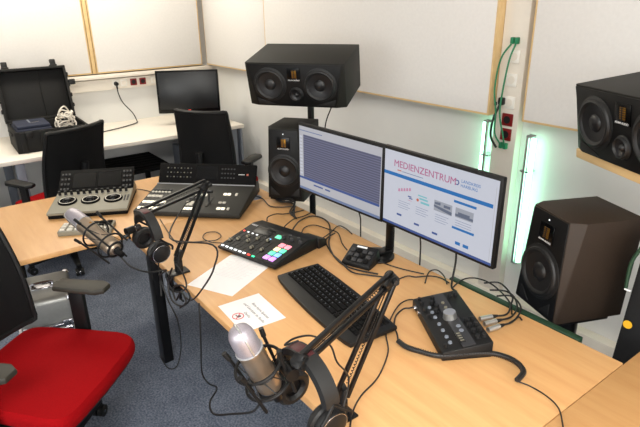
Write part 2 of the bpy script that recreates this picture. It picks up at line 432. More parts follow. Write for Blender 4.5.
# ------------------------------------------------------------------ swivel chairs (front = local +x)
def rounded(w, d, r, n=6):
    out = []
    for cx, cy, a0 in ((w / 2 - r, d / 2 - r, 0), (-w / 2 + r, d / 2 - r, 90), (-w / 2 + r, -d / 2 + r, 180), (w / 2 - r, -d / 2 + r, 270)):
        for i in range(n + 1):
            a = R(a0 + 90 * i / n); out.append((cx + r * math.cos(a), cy + r * math.sin(a)))
    return out
def swivel_chair(label, loc, yaw, group, arm_y=.305, arm_h=.665, back_w=.45, back_top=1.03, back_z0=.52, lean=.09, spin=0, arm_m='arm_grey', seat_s=1.):
    t = thing('swivel_chair', label, 'chair', loc, yaw, group)
    # seat: rounded cushion, a little narrower at the back, soft crown
    prof = []
    b = bmesh.new(); n = 40; rows = [(.97, -.028), (.995, -.012), (1., .006), (.99, .022), (.965, .032), (.8, .037), (.5, .038), (0.02, .038)]
    base = []
    for i in range(n):
        a = 2 * PI * i / n; ca, sa = math.cos(a), math.sin(a)
        px = .245 * seat_s * math.copysign(abs(ca) ** .24, ca); py = .25 * seat_s * math.copysign(abs(sa) ** .24, sa)
        py *= 1.0 + .10 * (px / .245) * .5
        px += .008 * (1 - (py / .26) ** 2) * (1 if px > 0 else 0)
        base.append((px, py))
    vs = []; fs = []
    for s_, z in rows:
        for (px, py) in base:
            zz = z - (.018 * max(0, px * s_ / .245) ** 4)
            vs.append((px * s_ + .02, py * s_, .455 + zz))
    for j in range(len(rows) - 1):
        for i in range(n): k = (i + 1) % n; fs.append((j * n + i, j * n + k, (j + 1) * n + k, (j + 1) * n + i))
    fs.append(tuple(range(n))[::-1]); fs.append(tuple((len(rows) - 1) * n + i for i in range(n)))
    MB('red_fabric').add(vs, fs).build('seat', t, label='red upholstered seat')
    u = MB('black_plastic'); u.prism([(p[0] * .93 + .02, p[1] * .93) for p in base], .385, .426, .01); u.box((0, 0, .36), (.2, .16, .05), .01); u.build('seat_shell', t)
    # backrest: curved frame with mesh
    nx, nz = 12, 14
    def bp(u_, v_, off=0):
        y = (u_ - .5) * back_w * (1 - .10 * v_ * v_); z = back_z0 + (back_top - back_z0) * v_
        x = -.235 - lean * v_ + .05 * (2 * u_ - 1) ** 2 + .025 * math.sin(PI * v_) - off
        return (x, y, z)
    vs = []; fs = []
    for off in (0, .012):
        for j in range(nz + 1):
            for i in range(nx + 1): vs.append(bp(i / nx, j / nz, off))
    w = nx + 1; N = w * (nz + 1)
    for j in range(nz):
        for i in range(nx):
            a = j * w + i; fs.append((a, a + 1, a + w + 1, a + w)); fs.append((N + a, N + a + w, N + a + w + 1, N + a + 1))
    per = [(i, 0) for i in range(nx)] + [(nx, j) for j in range(nz)] + [(i, nz) for i in range(nx, 0, -1)] + [(0, j) for j in range(nz, 0, -1)]
    for q in range(len(per)):
        i, j = per[q]; i2, j2 = per[(q + 1) % len(per)]; fs.append((j * w + i, j2 * w + i2, N + j2 * w + i2, N + j * w + i))
    bk = MB('mesh_fabric').add(vs, fs).build('backrest', t)
    rim = [bp(i / nx, j / nz, .006) for i, j in per]
    MB('black_plastic').tube(rim, .013, 8, 2, True).build('back_frame', bk)
    sp = MB('black_plastic'); sp.tube([(-.02, 0, .375), (-.20, 0, .39), (-.275, 0, .47), (-.285, 0, .62), (-.27 - lean * .5, 0, .78)], .024, 10, 4); sp.build('back_support', t)
    for s_ in (-1, 1):
        a = MB(arm_m)
        pad = [(-.11, -.038), (.10, -.045), (.135, -.025), (.135, .025), (.10, .045), (-.11, .038), (-.13, .0)]
        a.prism([(p[0] * .9 + .02, p[1]) for p in pad], arm_h - .026, arm_h, .009, Matrix.Translation((0, s_ * arm_y, 0)))
        ap = a.build('armrest', t)
        q = MB('black_plastic'); q.box((.0, s_ * (arm_y - .003), (arm_h + .42) / 2 - .015), (.065, .024, arm_h - .42 - .02), .006); q.box((.0, s_ * .21, .398), (.06, .19, .024), .006)
        q.build('arm_post', ap)
    MB('black_metal').cyl((0, 0, .10), (0, 0, .345), .026).build('gas_column', t)
    sb = MB('black_plastic'); sb.cyl((0, 0, .07), (0, 0, .13), .042)
    cs = []
    for k in range(5):
        a = spin + 2 * PI * k / 5; ca, sa = math.cos(a), math.sin(a)
        sb.hull([(ca * r_ - sa * w_, sa * r_ + ca * w_, z) for r_, w_, z in ((.02, .028, .075), (.02, -.028, .075), (.02, .028, .125), (.02, -.028, .125), (.30, .016, .065), (.30, -.016, .065), (.30, .014, .09), (.30, -.014, .09))], .004)
    sb.build('star_base', t)
    for k in range(5):
        a = spin + 2 * PI * k / 5; ca, sa = math.cos(a), math.sin(a)
        cb = MB('rubber'); nrm = Vector((-sa, ca, 0)); c0 = Vector((ca * .285, sa * .285, .027))
        for q in (-1, 1): cb.cyl(c0 + nrm * (.006 * q), c0 + nrm * (.026 * q), .0265, seg=18)
        cb.m('chrome').cyl(c0 - nrm * .028, c0 + nrm * .028, .006, seg=10); cb.m('black_plastic').box(c0 + Vector((0, 0, .022)), (.03, .03, .03), .006)
        cb.build('caster', t)
    return t
swivel_chair('red seated swivel chair in the foreground with black armrests', (-1.985, .165, 0), R(43), 'swivel office chairs', spin=.35, arm_h=.68, back_w=.48, arm_y=.278)
swivel_chair('black mesh backed swivel chair in front of the open black case', (-3.95, .69, 0), R(206), 'swivel office chairs', spin=.1, back_w=.475, arm_y=.255, back_top=1.0, arm_m='black_plastic', seat_s=.84)
swivel_chair('black mesh backed swivel chair in front of the switched off monitor', (-3.55, 1.73, 0), R(126), 'swivel office chairs', spin=.2, arm_h=.68, back_w=.42, back_top=1.05, lean=.03, arm_y=.245, arm_m='black_plastic', seat_s=.84)

# ------------------------------------------------------------------ things on and under the white desk
t = thing('transport_case', 'rugged black transport case standing open on the white desk', 'case', (-4.50, .795, .7405), R(88))
k = MB('case_black'); W, D, H, th = .50, .40, .155, .018
k.box((0, 0, th / 2), (W, D, th), .004)
for s_ in (-1, 1):
    k.box((s_ * (W / 2 - th / 2), 0, H / 2), (th, D, H), .005); k.box((0, s_ * (D / 2 - th / 2), H / 2), (W - .01, th, H), .005)
for x in (-.2, -.07, .07, .2): k.box((x, -D / 2 - .006, H / 2), (.035, .014, H - .01), .004)
for x in (-W / 2, W / 2): k.box((x, 0, .12), (.02, .2, .02), .005)
k.build('case_body', t)
k = MB('case_black'); lt = Matrix.Translation((0, D / 2 + .005, H)) @ Matrix.Rotation(R(-14), 4, 'X')
def lb(c, d, b=.005): k.add([], []); k.box(lt @ Vector(c), d, b, lt.to_3x3().to_4x4())
lb((0, .075, .20), (W, .02, .40))
for s_ in (-1, 1): lb((s_ * (W / 2 - .01), .04, .20), (.02, .085, .40))
lb((0, .04, .39), (W, .085, .02)); lb((0, .04, .012), (W, .085, .022))
for z in (.09, .17, .25, .33): 
    for s_ in (-1, 1): lb((s_ * (W / 2 + .004), .04, z), (.014, .07, .03))
for s_ in (-1, 1): lb((s_ * .17, .04, .405), (.05, .075, .02))
lb((.05, .062, .20), (.004, .01, .35), .001)
lid = k.build('lid', t)
for s_ in (-1, 1):
    k = MB('black_plastic'); k.box(lt @ Vector((s_ * .17, .03, .43)), (.042, .028, .05), .006, lt.to_3x3().to_4x4()); k.m('chrome').cyl(lt @ Vector((s_ * .17 - .022, .03, .42)), lt @ Vector((s_ * .17 + .022, .03, .42)), .005)
    k.build('latch', lid)
k = MB('black_plastic'); k.box(lt @ Vector((W / 2 + .03, .03, .27)), (.05, .028, .042), .006, lt.to_3x3().to_4x4()); k.build('latch', lid)
for s_ in (-1, 1): k = MB('black_plastic'); k.box((s_ * .16, -D / 2 - .016, .13), (.045, .014, .05), .004); k.build('catch_plate', t)
# contents
k = MB('navy_cloth'); q = Matrix.Translation((-4.50, .70, .76)) @ Matrix.Rotation(R(88), 4, 'Z')
k.box((0, 0, .075), (.24, .32, .14), .02, None); k.box((0.0, -.01, .155), (.22, .27, .022), .009); k.m('chrome').box((.02, -.04, .168), (.07, .012, .006), .002, (0, 0, .4)); k.m('desk_grey').box((-.01, .03, .168), (.012, .12, .004), .001)
o = k.build('equipment_bag', None, (-4.50, .685, .7595), (0, 0, R(88))); tag(o, 'dark blue padded bag lying inside the open case', 'bag')
k = MB('cable_white'); rng = random.Random(3)
for i in range(9):
    c = Vector((-4.45 + rng.uniform(-.05, .05), .915 + rng.uniform(-.025, .025), .87 + i * .013)); ax = Vector((rng.uniform(-.8, .8), rng.uniform(-.8, .8), 1)).normalized()
    r_ = rng.uniform(.035, .07); qd = ax.to_track_quat('Z', 'Y')
    k.tube([c + qd @ Vector((r_ * math.cos(a) * 1.1, r_ * math.sin(a) * .8, .012 * math.sin(3 * a))) for a in [2 * PI * j / 10 for j in range(10)]], .0052, 6, 3, True)
k.tube([(-4.45, .90, .86), (-4.42, .87, .97), (-4.44, .92, 1.02), (-4.47, .96, .96), (-4.43, .96, .89)], .0055, 6, 5)
k.box((-4.45, .91, .80), (.1, .08, .07), .01)
tag(k.build('cable_bundle'), 'tangled bundle of white cables heaped inside the open case', 'cable bundle')

# switched off monitor
def add_text(mb, m_, s_, size, x, y, z, depth=.0002): mb.m(m_).text(s_, size, Matrix.Translation((x, y, z)) @ FWD, depth)
t = thing('monitor', 'switched off black monitor standing on the white desk', 'monitor', (-4.42, 1.91, .7405), R(60))
Mb = Matrix.Translation((0, 0, .115)) @ Matrix.Rotation(R(-5), 4, 'X')
k = MB('gloss_black'); k.box(Mb @ Vector((0, .012, .17)), (.52, .03, .355), .006, Mb.to_3x3().to_4x4()); k.box(Mb @ Vector((0, .035, .17)), (.34, .03, .22), .01, Mb.to_3x3().to_4x4()); k.build('housing', t)
k = MB('off_screen'); k.box(Mb @ Vector((0, -.0035, .180)), (.485, .002, .305), .0005, Mb.to_3x3().to_4x4()); k.build('screen', t)
k = MB('led_red'); k.box(Mb @ Vector((0, -.004, .018)), (.02, .002, .003), 0, Mb.to_3x3().to_4x4()); k.build('power_light', t)
k = MB('gloss_black'); k.box((0, .045, .13), (.07, .03, .22), .006); k.build('stand_neck', t)
MB('gloss_black').prism([(.13 * math.cos(2 * PI * i / 28), .02 + .09 * math.sin(2 * PI * i / 28)) for i in range(28)], 0, .014, .003).build('stand_base', t)
# plug and lead at the trunking
k = MB('black_plastic'); k.cyl((XL + .066, 1.475, 1.082), (XL + .10, 1.475, 1.082), .019, .015); k.cyl((XL + .085, 1.475, 1.075), (XL + .09, 1.475, 1.04), .008, .006)
k.m('cable_black').tube([(XL + .09, 1.475, 1.05), (XL + .09, 1.478, 1.0), (XL + .11, 1.50, .92), (XL + .14, 1.56, .83), (XL + .15, 1.585, .76), (XL + .20, 1.56, .7465), (XL + .3, 1.40, .7465), (XL + .36, 1.24, .7465), (XL + .38, 1.18, .7465), (XL + .40, 1.13, .7465)], .0045, 8, 6)
tag(k.build('power_lead'), 'black power lead from the wall socket trailing across the white desk', 'cable')

t = thing('equipment_shelf', 'low black shelf standing under the white desk behind the chairs', 'shelf', (-4.62, 1.36, 0), 0)
k = MB('console_dark')
for i in range(7): k.box((-.24 + i * .08, 0, .44), (.07, .62, .018), .004)
k.box((0, 0, .425), (.54, .60, .012), .002); k.build('slatted_top', t)
for x in (-.23, .23):
    for y in (-.26, .26): MB('black_plastic').box((x, y, .21), (.04, .04, .418), .004).build('leg', t)
t = thing('pedestal', 'pale grey drawer pedestal under the white desk', 'drawer unit', (-4.42, 1.98, 0), R(90))
MB('desk_grey').box((0, 0, .28), (.36, .42, .55), .005).build('body', t)
for z in (.14, .32, .47):
    d_ = MB('white_laminate').box((0, -.217, z), (.34, .014, .15), .003).build('drawer', t); MB('chrome').box((0, -.229, z + .04), (.12, .01, .01), .002).build('handle', d_)
t = thing('computer_tower', 'black computer tower on the floor under the left end of white desk', 'computer', (-4.40, .22, 0), R(90))
MB('black_plastic').box((0, 0, .235), (.2, .44, .45), .008).build('body', t)
k = MB('gloss_black'); k.box((0, -.224, .24), (.18, .012, .42), .004); k.m('chrome').box((0, -.232, .40), (.12, .004, .004)); k.m('console_grey').cyl((0.06, -.226, .33), (0.06, -.233, .33), .008); k.build('front_panel', t)

# aluminium case behind the red chair
t = thing('aluminium_case', 'silver aluminium flight case with rounded corners behind the red chair', 'case', (-2.86, .33, 0), R(80))
w_, d_, h_ = .27, .34, .385
MB('alu_panel').box((0, 0, .11), (w_ - .008, d_ - .008, .205), .014).build('body', t)
k = MB('alu_panel'); k.box((0, 0, .305), (w_ - .008, d_ - .008, .15), .03, seg=4); lid = k.build('lid', t)
k = MB('chrome'); k.box((0, 0, .225), (w_, d_, .016), .003); k.build('edge_band', t)
for x in (-.09, .09): k = MB('chrome'); k.box((x, -d_ / 2 - .006, .225), (.045, .012, .06), .004); k.cyl((x - .018, -d_ / 2 - .014, .215), (x + .018, -d_ / 2 - .014, .215), .005); k.build('latch', t)
for x in (-1, 1):
    for y in (-1, 1): MB('chrome').lathe([(.001, .016), (.014, .013), (.021, 0), (.014, -.013), (.001, -.016)], 14, Matrix.Translation((x * (w_ / 2 - .018), y * (d_ / 2 - .018), .366))).build('corner_cap', lid)
k = MB('chrome'); k.box((0, 0, .383), (.10, .07, .008), .003); k.tube([(-.05, -.012, .388), (-.05, -.012, .402), (-.03, -.014, .408), (.03, -.014, .408), (.05, -.012, .402), (.05, -.012, .388)], .006, 8, 3); k.build('handle', t)

# black bag behind the corner desk
t = thing('equipment_bag', 'tall black bag with a small yellow emblem behind the lower right desk', 'bag', (-.50, 1.83, 0), R(0))
k = MB('cloth_black'); k.hull([(x * s_, y * s_ * .9, z) for s_, z in ((1, 0.0), (1.04, .5), (.9, .98), (.6, 1.08)) for x, y in ((-.15, -.13), (.15, -.13), (.15, .13), (-.15, .13), (-.16, 0), (0, -.15), (0, .15), (.16, 0))], .015); k.build('bag_body', t)
k = MB('yellow_print'); k.lathe([(.014, 0), (.014, .003)], 20, Matrix.Translation((-.118, -.134, .745)) @ FWD); k.build('emblem', t, label='round yellow emblem')
k = MB('green_metal'); k.tube([(-.15, -.125, .86), (-.152, -.12, .95), (-.13, -.11, 1.02)], .006, 8, 4); k.build('green_glint', t)  # green glint on the bag edge, put in as a thin green tube
k = MB('white_print'); k.box((-.142, -.13, .86), (.02, .006, .005), .001); k.build('zip_pull', t)

# ------------------------------------------------------------------ loudspeakers (front = local -y)
def driver(parent, name, x, z, y, r, seg=36):
    k = MB('rubber'); q = Matrix.Translation((x, y, z)) @ FWD
    k.lathe([(r * 1.14, 0), (r * 1.14, .003), (r * 1.02, .006), (r * .98, .012), (r * .90, .0145), (r * .83, .012), (r * .78, .007)], seg, q, False)
    k.m('cone').lathe([(r * .79, .0075), (r * .5, .004), (r * .38, .0015)], seg, q, False)
    k.lathe([(r * .38, .002), (r * .33, .007), (r * .2, .0115), (.0005, .0135)], seg, q, False)
    return k.build(name, parent, keepn=True)
def tweeter(parent, x, z, y, s=1.):
    k = MB('gloss_black'); k.box((x, y - .002, z), (.075 * s, .006, .07 * s), .002)
    k.m('gold').box((x + .003, y - .006, z + .002), (.026 * s, .003, .042 * s), .0008)
    k.m('rubber')
    for i in range(6): k.box((x + .003, y - .0078, z - .016 * s + i * .0072 * s), (.03 * s, .0015, .0022), 0)
    k.box((x + .003, y - .0085, z + .002), (.003, .0015, .044 * s), 0)
    k.m('white_print').text('ADAM AUDIO', .0105 * s, Matrix.Translation((x, y - .0055, z - .029 * s)) @ FWD, .0002)
    return k.build('tweeter', parent)
def two_way(label, loc, rot, m='black_vinyl', w=.2):
    t = thing('loudspeaker', label, 'loudspeaker', loc, rot, 'studio loudspeakers')
    d, h = .28, .37
    k = MB(m); f = -d / 2
    k.hull([(-w / 2, d / 2, 0), (w / 2, d / 2, 0), (-w / 2, d / 2, h), (w / 2, d / 2, h), (-w / 2, f + .05, h), (w / 2, f + .05, h), (-w / 2, f + .012, 0), (w / 2, f + .012, 0),
            (-w / 2 + .022, f, h), (w / 2 - .022, f, h), (-w / 2 + .004, f, 0), (w / 2 - .004, f, 0)], .0025)
    k.build('cabinet', t)
    MB('baffle').hull([(x, y, z) for y in (f - .004, f + .002) for x, z in ((-w / 2 + .024, h - .006), (w / 2 - .024, h - .006), (-w / 2 + .008, .006), (w / 2 - .008, .006))], .001).build('baffle', t)
    driver(t, 'woofer', 0, .152, f - .004, w * .392)
    tweeter(t, 0, .297, f - .004, .95)
    for s_ in (-1, 1):
        k = MB('rubber'); k.hull([(s_ * x, y, z) for y in (f - .0065, f - .003) for x, z in ((.082, .018), (.030, .018), (.078, .064), (.066, .046))], .001); k.build('bass_port', t)
    MB('led_white').box((.0, f - .005, .345), (.004, .002, .004)).build('power_light', t)
    return t
def three_way(label, loc, rot, m='black_vinyl'):
    t = thing('loudspeaker', label, 'loudspeaker', loc, rot, 'studio loudspeakers')
    w, d, h = .53, .34, .23; f = -d / 2
    k = MB(m)
    k.hull([(-w / 2, d / 2, 0), (w / 2, d / 2, 0), (-w / 2, d / 2, h), (w / 2, d / 2, h), (-w / 2, f + .006, h), (w / 2, f + .006, h), (-w / 2, f + .018, 0), (w / 2, f + .018, 0),
            (-w / 2 + .01, f, h), (w / 2 - .01, f, h), (-w / 2 + .05, f, 0), (w / 2 - .05, f, 0)], .0025)
    k.build('cabinet', t)
    MB('baffle').hull([(x, y, z) for y in (f - .004, f + .002) for x, z in ((-w / 2 + .013, h - .006), (w / 2 - .013, h - .006), (-w / 2 + .05, .006), (w / 2 - .05, .006))], .001).build('baffle', t)
    for x in (-.135, .135): driver(t, 'woofer', x, .118, f - .004, .079)
    driver(t, 'midrange', .005, .068, f - .004, .034)
    tweeter(t, 0, .172, f - .004, .95)
    for s_ in (-1, 1):
        k = MB('rubber'); k.hull([(s_ * x, y, z) for y in (f - .0065, f - .003) for x, z in ((.208, .012), (.11, .012), (.215, .045), (.19, .03))], .001); k.build('bass_port', t)
    return t
three_way('wide black loudspeaker tilted on a pole above the left screen', (-2.464, 1.753, 1.253), (R(11.7), 0, R(36.5)))
two_way('black upright loudspeaker half behind the left lit screen', (-2.352, 1.578, .768), (0, 0, R(36)))
two_way('brownish black upright loudspeaker at the right behind the main desk', (-.855, 1.752, .690), (R(-2), R(1), R(-21)), 'brown_vinyl', .222)
three_way('wide black loudspeaker cut off by the top right picture edge', (-.666, 1.884, 1.259), (R(8), R(-1), R(-28.7)))

def flat_stand(name, label, x, y, z, plate, rot, mname='black_metal', reach=None):
    t = thing(name, label, 'stand', (x, y, 0), 0, 'black speaker stands')
    MB(mname).cyl((0, 0, .015), (0, 0, z - .006), .019, seg=20).build('pole', t)
    k = MB('black_metal'); k.lathe([(.0005, 0), (.17, 0), (.17, .010), (.03, .018), (.03, .05), (.0005, .05)], 32, None, False); k.build('base', t)
    return t
t = flat_stand('speaker_stand', 'black pole stand behind the desk carrying the two left loudspeakers', -2.535, 1.83, 1.24, .2, 0)
Q = Matrix.Translation((.09, -.085, 1.235)) @ Matrix.Rotation(R(36.5), 4, 'Z') @ Matrix.Rotation(R(11.7), 4, 'X')
k = MB('black_metal'); k.box(Q @ Vector((0, 0, .0)), (.22, .2, .012), .002, Q.to_3x3().to_4x4()); k.build('top_plate', t)
k = MB('black_metal'); Q = Matrix.Rotation(R(36), 4, 'Z')
k.box((.183, -.252, .757), (.19, .24, .014), .003, Q.to_3x3().to_4x4()); k.box((.05, -.06, .742), (.05, .28, .02), .003, (0, 0, R(36))); k.cyl((0, 0, .70), (0, 0, .78), .028); k.build('side_bracket', t)
t = flat_stand('speaker_stand', 'short black pole stand under the right upright loudspeaker', -.845, 1.755, .675, .2, 0)
k = MB('black_metal'); k.box((0, 0, .674), (.17, .2, .014), .003, (R(-2), R(1), R(-21))); k.cyl((0, 0, .54), (0, 0, .667), .04); k.build('top_plate', t)

t = thing('speaker_shelf', 'pale wooden wall shelf under the upper right loudspeaker', 'shelf', (-.666, 1.884, 1.222), (R(8), R(-1), R(-28.7)))
MB('pale_wood').box((.0, .008, .018), (.53, .325, .034), .003).build('board', t)
k = MB('black_metal')
for x in (-.06, .02): k.box((x, .16, -.03), (.03, .03, .06), .003); k.box((x + .03, .275, -.06), (.03, .27, .02), .003, (R(-8), 0, R(0)))
k.build('bracket', t)

# ------------------------------------------------------------------ lit screens
def lit_monitor(label, loc, yaw):
    t = thing('monitor', label, 'monitor', loc, yaw, 'twin lit desktop monitors')
    k = MB('black_plastic'); k.box((0, .014, .163), (.545, .022, .325), .004); k.box((0, .034, .16), (.36, .022, .22), .01)
    k.build('housing', t)
    return t
t = lit_monitor('left lit screen showing dark rows of an audio recording program', (-1.778, 1.414, .889), (0, R(.9), R(3.4)))
k = MB('scr_pale'); y = .0025; k.quad(-.262, .012, .262, .313, y)
k.m('scr_rows').quad(-.232, .072, .258, .276, y - .0006)
k.m('scr_bar').quad(-.262, .012, .262, .024, y - .0006)
k.m('scr_web')
for i in range(12): k.quad(-.258, .085 + i * .0158, -.240, .094 + i * .0158, y - .0006)
k.m('scr_navy'); k.quad(-.16, .046, -.095, .053, y - .0006); k.quad(-.08, .046, -.045, .053, y - .0006); k.quad(-.262, .064, .258, .074, y - .0008)
k.m('scr_bar'); k.quad(-.262, .292, -.1, .296, y - .0006)
k.build('screen', t, label='pale screen with dark striped rows')
t = lit_monitor('right lit screen showing a web page with MEDIENZENTRUM in pink letters', (-1.240, 1.436, .884), (0, R(.4), R(.4)))
k = MB('scr_web'); k.quad(-.262, .012, .262, .313, y)
k.m('scr_navy').quad(-.262, .012, .262, .022, y - .0006)
k.m('scr_blue').quad(-.262, .215, .247, .229, y - .0008); k.quad(.088, .192, .184, .201, y - .0008); k.quad(.088, .094, .184, .103, y - .0008)
k.m('scr_pale').quad(.252, .03, .254, .29, y - .0006)
def wtext(m_, s_, size, x, z): k.m(m_).text(s_, size, Matrix.Translation((x, y - .001, z)) @ FWD, .0001)
wtext('scr_title', 'MEDIENZENTRUM', .037, -.060, .266); wtext('scr_title', 'MEDIENZENTRUM', .037, -.0592, .2655)
wtext('scr_blue', 'LANDKREIS', .0155, .152, .275); wtext('scr_blue', 'HARBURG', .0155, .146, .259)
k.m('scr_navy').lathe([(.0105, 0), (.0105, .0004)], 6, Matrix.Translation((.094, y - .0006, .266)) @ FWD); k.m('scr_web').lathe([(.006, 0), (.006, .0004)], 12, Matrix.Translation((.094, y - .0012, .266)) @ FWD)
k.m('scr_orange').quad(-.192, .240, -.17, .244, y - .0006); k.m('scr_bar').quad(-.166, .240, -.06, .2425, y - .0006)
for i, x in enumerate((-.147, -.055, .04)): k.m('scr_web').quad(x - .043, .070, x + .043, .19, y - .0003)
# picture tiles: lettering, teal drawing, two building photos
k.m('scr_pink')
for i in range(5): k.add([(-.183 + i * .014, y - .0008, .158 + i * .004), (-.172 + i * .014, y - .0008, .160 + i * .004), (-.174 + i * .014, y - .0008, .172 + i * .004), (-.182 + i * .014, y - .0008, .170 + i * .004)], [(0, 1, 2, 3)])
k.m('scr_navy'); k.quad(-.13, .150, -.112, .155, y - .0008); k.quad(-.124, .144, -.106, .148, y - .0008); k.m('scr_pink').quad(-.13, .136, -.11, .138, y - .0008)
k.m('scr_teal'); k.quad(-.08, .168, -.035, .173, y - .0008); k.quad(-.072, .156, -.03, .163, y - .0008); k.quad(-.065, .142, -.022, .150, y - .0008); k.m('scr_orange').lathe([(.006, 0), (.006, .0003)], 12, Matrix.Translation((-.08, y - .0006, .151)) @ FWD)
k.m('scr_photo_light').quad(0, .136, .083, .176, y - .0006); k.m('scr_photo'); k.add([(0, y - .0009, .158), (.083, y - .0009, .150), (.083, y - .0009, .138), (.04, y - .0009, .143), (0, y - .0009, .150)], [(0, 1, 2, 3, 4)]); k.add([(.003, y - .0009, .161), (.03, y - .0009, .161), (.03, y - .0009, .172), (.003, y - .0009, .168)], [(0, 1, 2, 3)]); k.quad(.045, .158, .075, .168, y - .0009)
k.m('scr_photo_light').quad(.098, .140, .175, .176, y - .0006); k.m('scr_photo'); k.quad(.098, .144, .175, .153, y - .0009); k.quad(.11, .153, .16, .161, y - .0009)
k.m('scr_bar')
for x in (-.147, -.055, .04):
    for j in range(4): k.quad(x - .032, .122 - j * .009, x + .030 - (j % 2) * .01, .1235 - j * .009, y - .0006)
for j in range(3): k.quad(.1, .128 - j * .009, .17, .1295 - j * .009, y - .0006)
k.m('scr_navy')
for x, z in ((-.172, .060), (-.079, .048), (.012, .042)): k.quad(x - .013, z, x + .013, z + .008, y - .0008)
k.m('scr_blue'); k.quad(.108, .038, .130, .050, y - .0008); k.quad(.142, .038, .166, .050, y - .0008)
k.build('screen', t, label='bright web page with blue bars and small pictures')

t = thing('monitor_stand', 'black twin monitor stand on the back of the main desk', 'stand', (-1.503, 1.41, .7405), 0)
MB('black_metal').prism([(.075 * math.cos(2 * PI * i / 32), .07 * math.sin(2 * PI * i / 32)) for i in range(32)], 0, .010, .003).build('base_plate', t)
MB('black_metal').box((0, .072, .165), (.034, .022, .33), .004).build('pole', t)
MB('black_metal').box((0, .035, .014), (.045, .075, .012), .003).build('foot_rib', t)
k = MB('black_metal'); k.box((.0, .082, .33), (.62, .012, .035), .003); k.build('crossbar', t)

# ------------------------------------------------------------------ paper sheets
k = MB('paper'); k.box((0, 0, .0004), (.205, .29, .0006)); k.m('ink_faint')
for i in range(15): k.box((-.004 + (i % 3) * .003, .118 - i * .0105, .0009), (.15 - (i * 37 % 5) * .012, .0016, .0002))
o = k.build('paper_sheet', None, (-1.742, .858, .7402), (0, 0, R(27))); tag(o, 'white sheet with grey printed lines sticking out from under the audio mixer', 'paper', 'printed paper sheets')
k = MB('paper'); k.box((0, 0, .0004), (.16, .20, .0006)); k.m('ink_grey')
RT = Matrix.Rotation(R(-90), 4, 'Z')
for i, s_ in enumerate(('Bitte keine Speisen', 'und Getränke im Studio', 'Danke')): k.text(s_, .0155, Matrix.Translation((-.03 + i * .025, .01 - (i == 2) * .0, .0009)) @ Matrix.Rotation(R(90), 4, 'Z'), .0001)
k.m('ink_red').ring((.050, .0, .0011), .019, .0014, seg=28); k.box((.050, .0, .0011), (.034, .003, .0006), 0, (0, 0, .75)); k.m('ink_grey').box((.048, .004, .0010), (.012, .010, .0005), .002); k.box((.053, -.006, .0010), (.004, .012, .0005))
o = k.build('paper_sheet', None, (-1.449, .776, .7403), (0, 0, R(86.4 + 180))); tag(o, 'white notice with a red circle sign lying near the desk edge', 'paper', 'printed paper sheets')

# ------------------------------------------------------------------ keyboard
t = thing('keyboard', 'black computer keyboard lying diagonally on the main desk', 'keyboard', (-1.322, 1.030, .7440), R(-7.5))
W, D = .52, .178
out = []
for i in range(21):
    u_ = -1 + i / 10; out.append((u_ * W / 2, -D / 2 - .018 * (1 - u_ * u_) ** .6 * 1.0))
out += [(W / 2 + .004, 0), (W / 2, D / 2), (W / 4, D / 2 + .006), (0, D / 2 + .008), (-W / 4, D / 2 + .006), (-W / 2, D / 2), (-W / 2 - .004, 0)]
MB('black_plastic').prism(out, 0, .018, .005, Matrix.Rotation(R(2), 4, 'X')).build('body', t)
rows = [[1.] * 15, [1.] * 13 + [2.], [1.5] + [1.] * 12 + [1.5], [1.75] + [1.] * 11 + [2.25], [1.25] + [1.] * 11 + [2.75], [1.25, 1.25, 1.25, 5.5, 1.25, 1.25, 1.25, 2.]]
kx = .0222
def key(x0, w_, z_, y_):
    k = MB('console_dark'); h_ = .0215 + (y_ + .07) * .035
    k.hull([(x0 + dx, y_ + dy, zz) for zz, q in ((h_ - .006, .0), (h_, .0022)) for dx in (q + .0008, w_ - q - .0008) for dy in (-.0092 + q, .0092 - q)], 0)
    k.m('desk_grey').box((x0 + min(w_ / 2, .007), y_ + .003, h_ + .0003), (.0022, .0038, .0004))
    return k
allk = {}
cnt = 0
for r_, row in enumerate(rows):
    x = -W / 2 + .018; y_ = D / 2 - .022 - r_ * .0215 - (.004 if r_ else 0)
    for wk in row:
        w_ = wk * kx * (15 / sum(row))
        if cnt < 96: key(x, w_, 0, y_).build('key', t)
        x += w_; cnt += 1
rest = MB('console_dark')
for r_ in range(6):
    y_ = D / 2 - .022 - r_ * .0215 - (.004 if r_ else 0)
    for c_ in range(3 + 4):
        x = -W / 2 + .018 + 15 * kx + .006 + c_ * .0195 + (.004 if c_ > 2 else 0)
        if x + .019 > W / 2 - .004: continue
        q = key(x, .0192, 0, y_); rest.m('console_dark'); rest.add(q.v, q.f)
rest.build('numeric_key_block', t, kind='stuff')

# ------------------------------------------------------------------ audio mixer with coloured pads
t = thing('audio_mixer', 'black podcast audio mixer with faders and glowing coloured pads', 'audio mixer', (-1.843, 1.075, .7405), R(14.5))
W, D = .335, .235
def slab(k, pts_z, b=.004): k.hull(pts_z, b)
k = MB('black_plastic')
k.hull([(-W / 2, -D / 2, .006), (W / 2, -D / 2, .006), (W / 2, D / 2 + .03, .0), (-W / 2, D / 2 + .03, .0), (-W / 2, -D / 2 - .004, .02), (W / 2, -D / 2 - .004, .02), (-W / 2, D / 2 - .02, .058), (W / 2, D / 2 - .02, .058), (W / 2, D / 2 + .04, .05), (-W / 2, D / 2 + .04, .05)], .004)
k.build('body', t)
sl = math.atan2(.058 - .020, D - .016)
P = Matrix.Translation((0, -D / 2, .0215)) @ Matrix.Rotation(sl, 4, 'X')     # panel frame: y up the slope
def pbox(k, x, y_, w_, d_, h_, b=0.): k.box(P @ Vector((x, y_, h_ / 2 - .0005)), (w_, d_, h_), b, P.to_3x3().to_4x4())
k = MB('baffle'); pbox(k, 0, .11, W - .012, .205, .0015); k.build('control_panel', t)
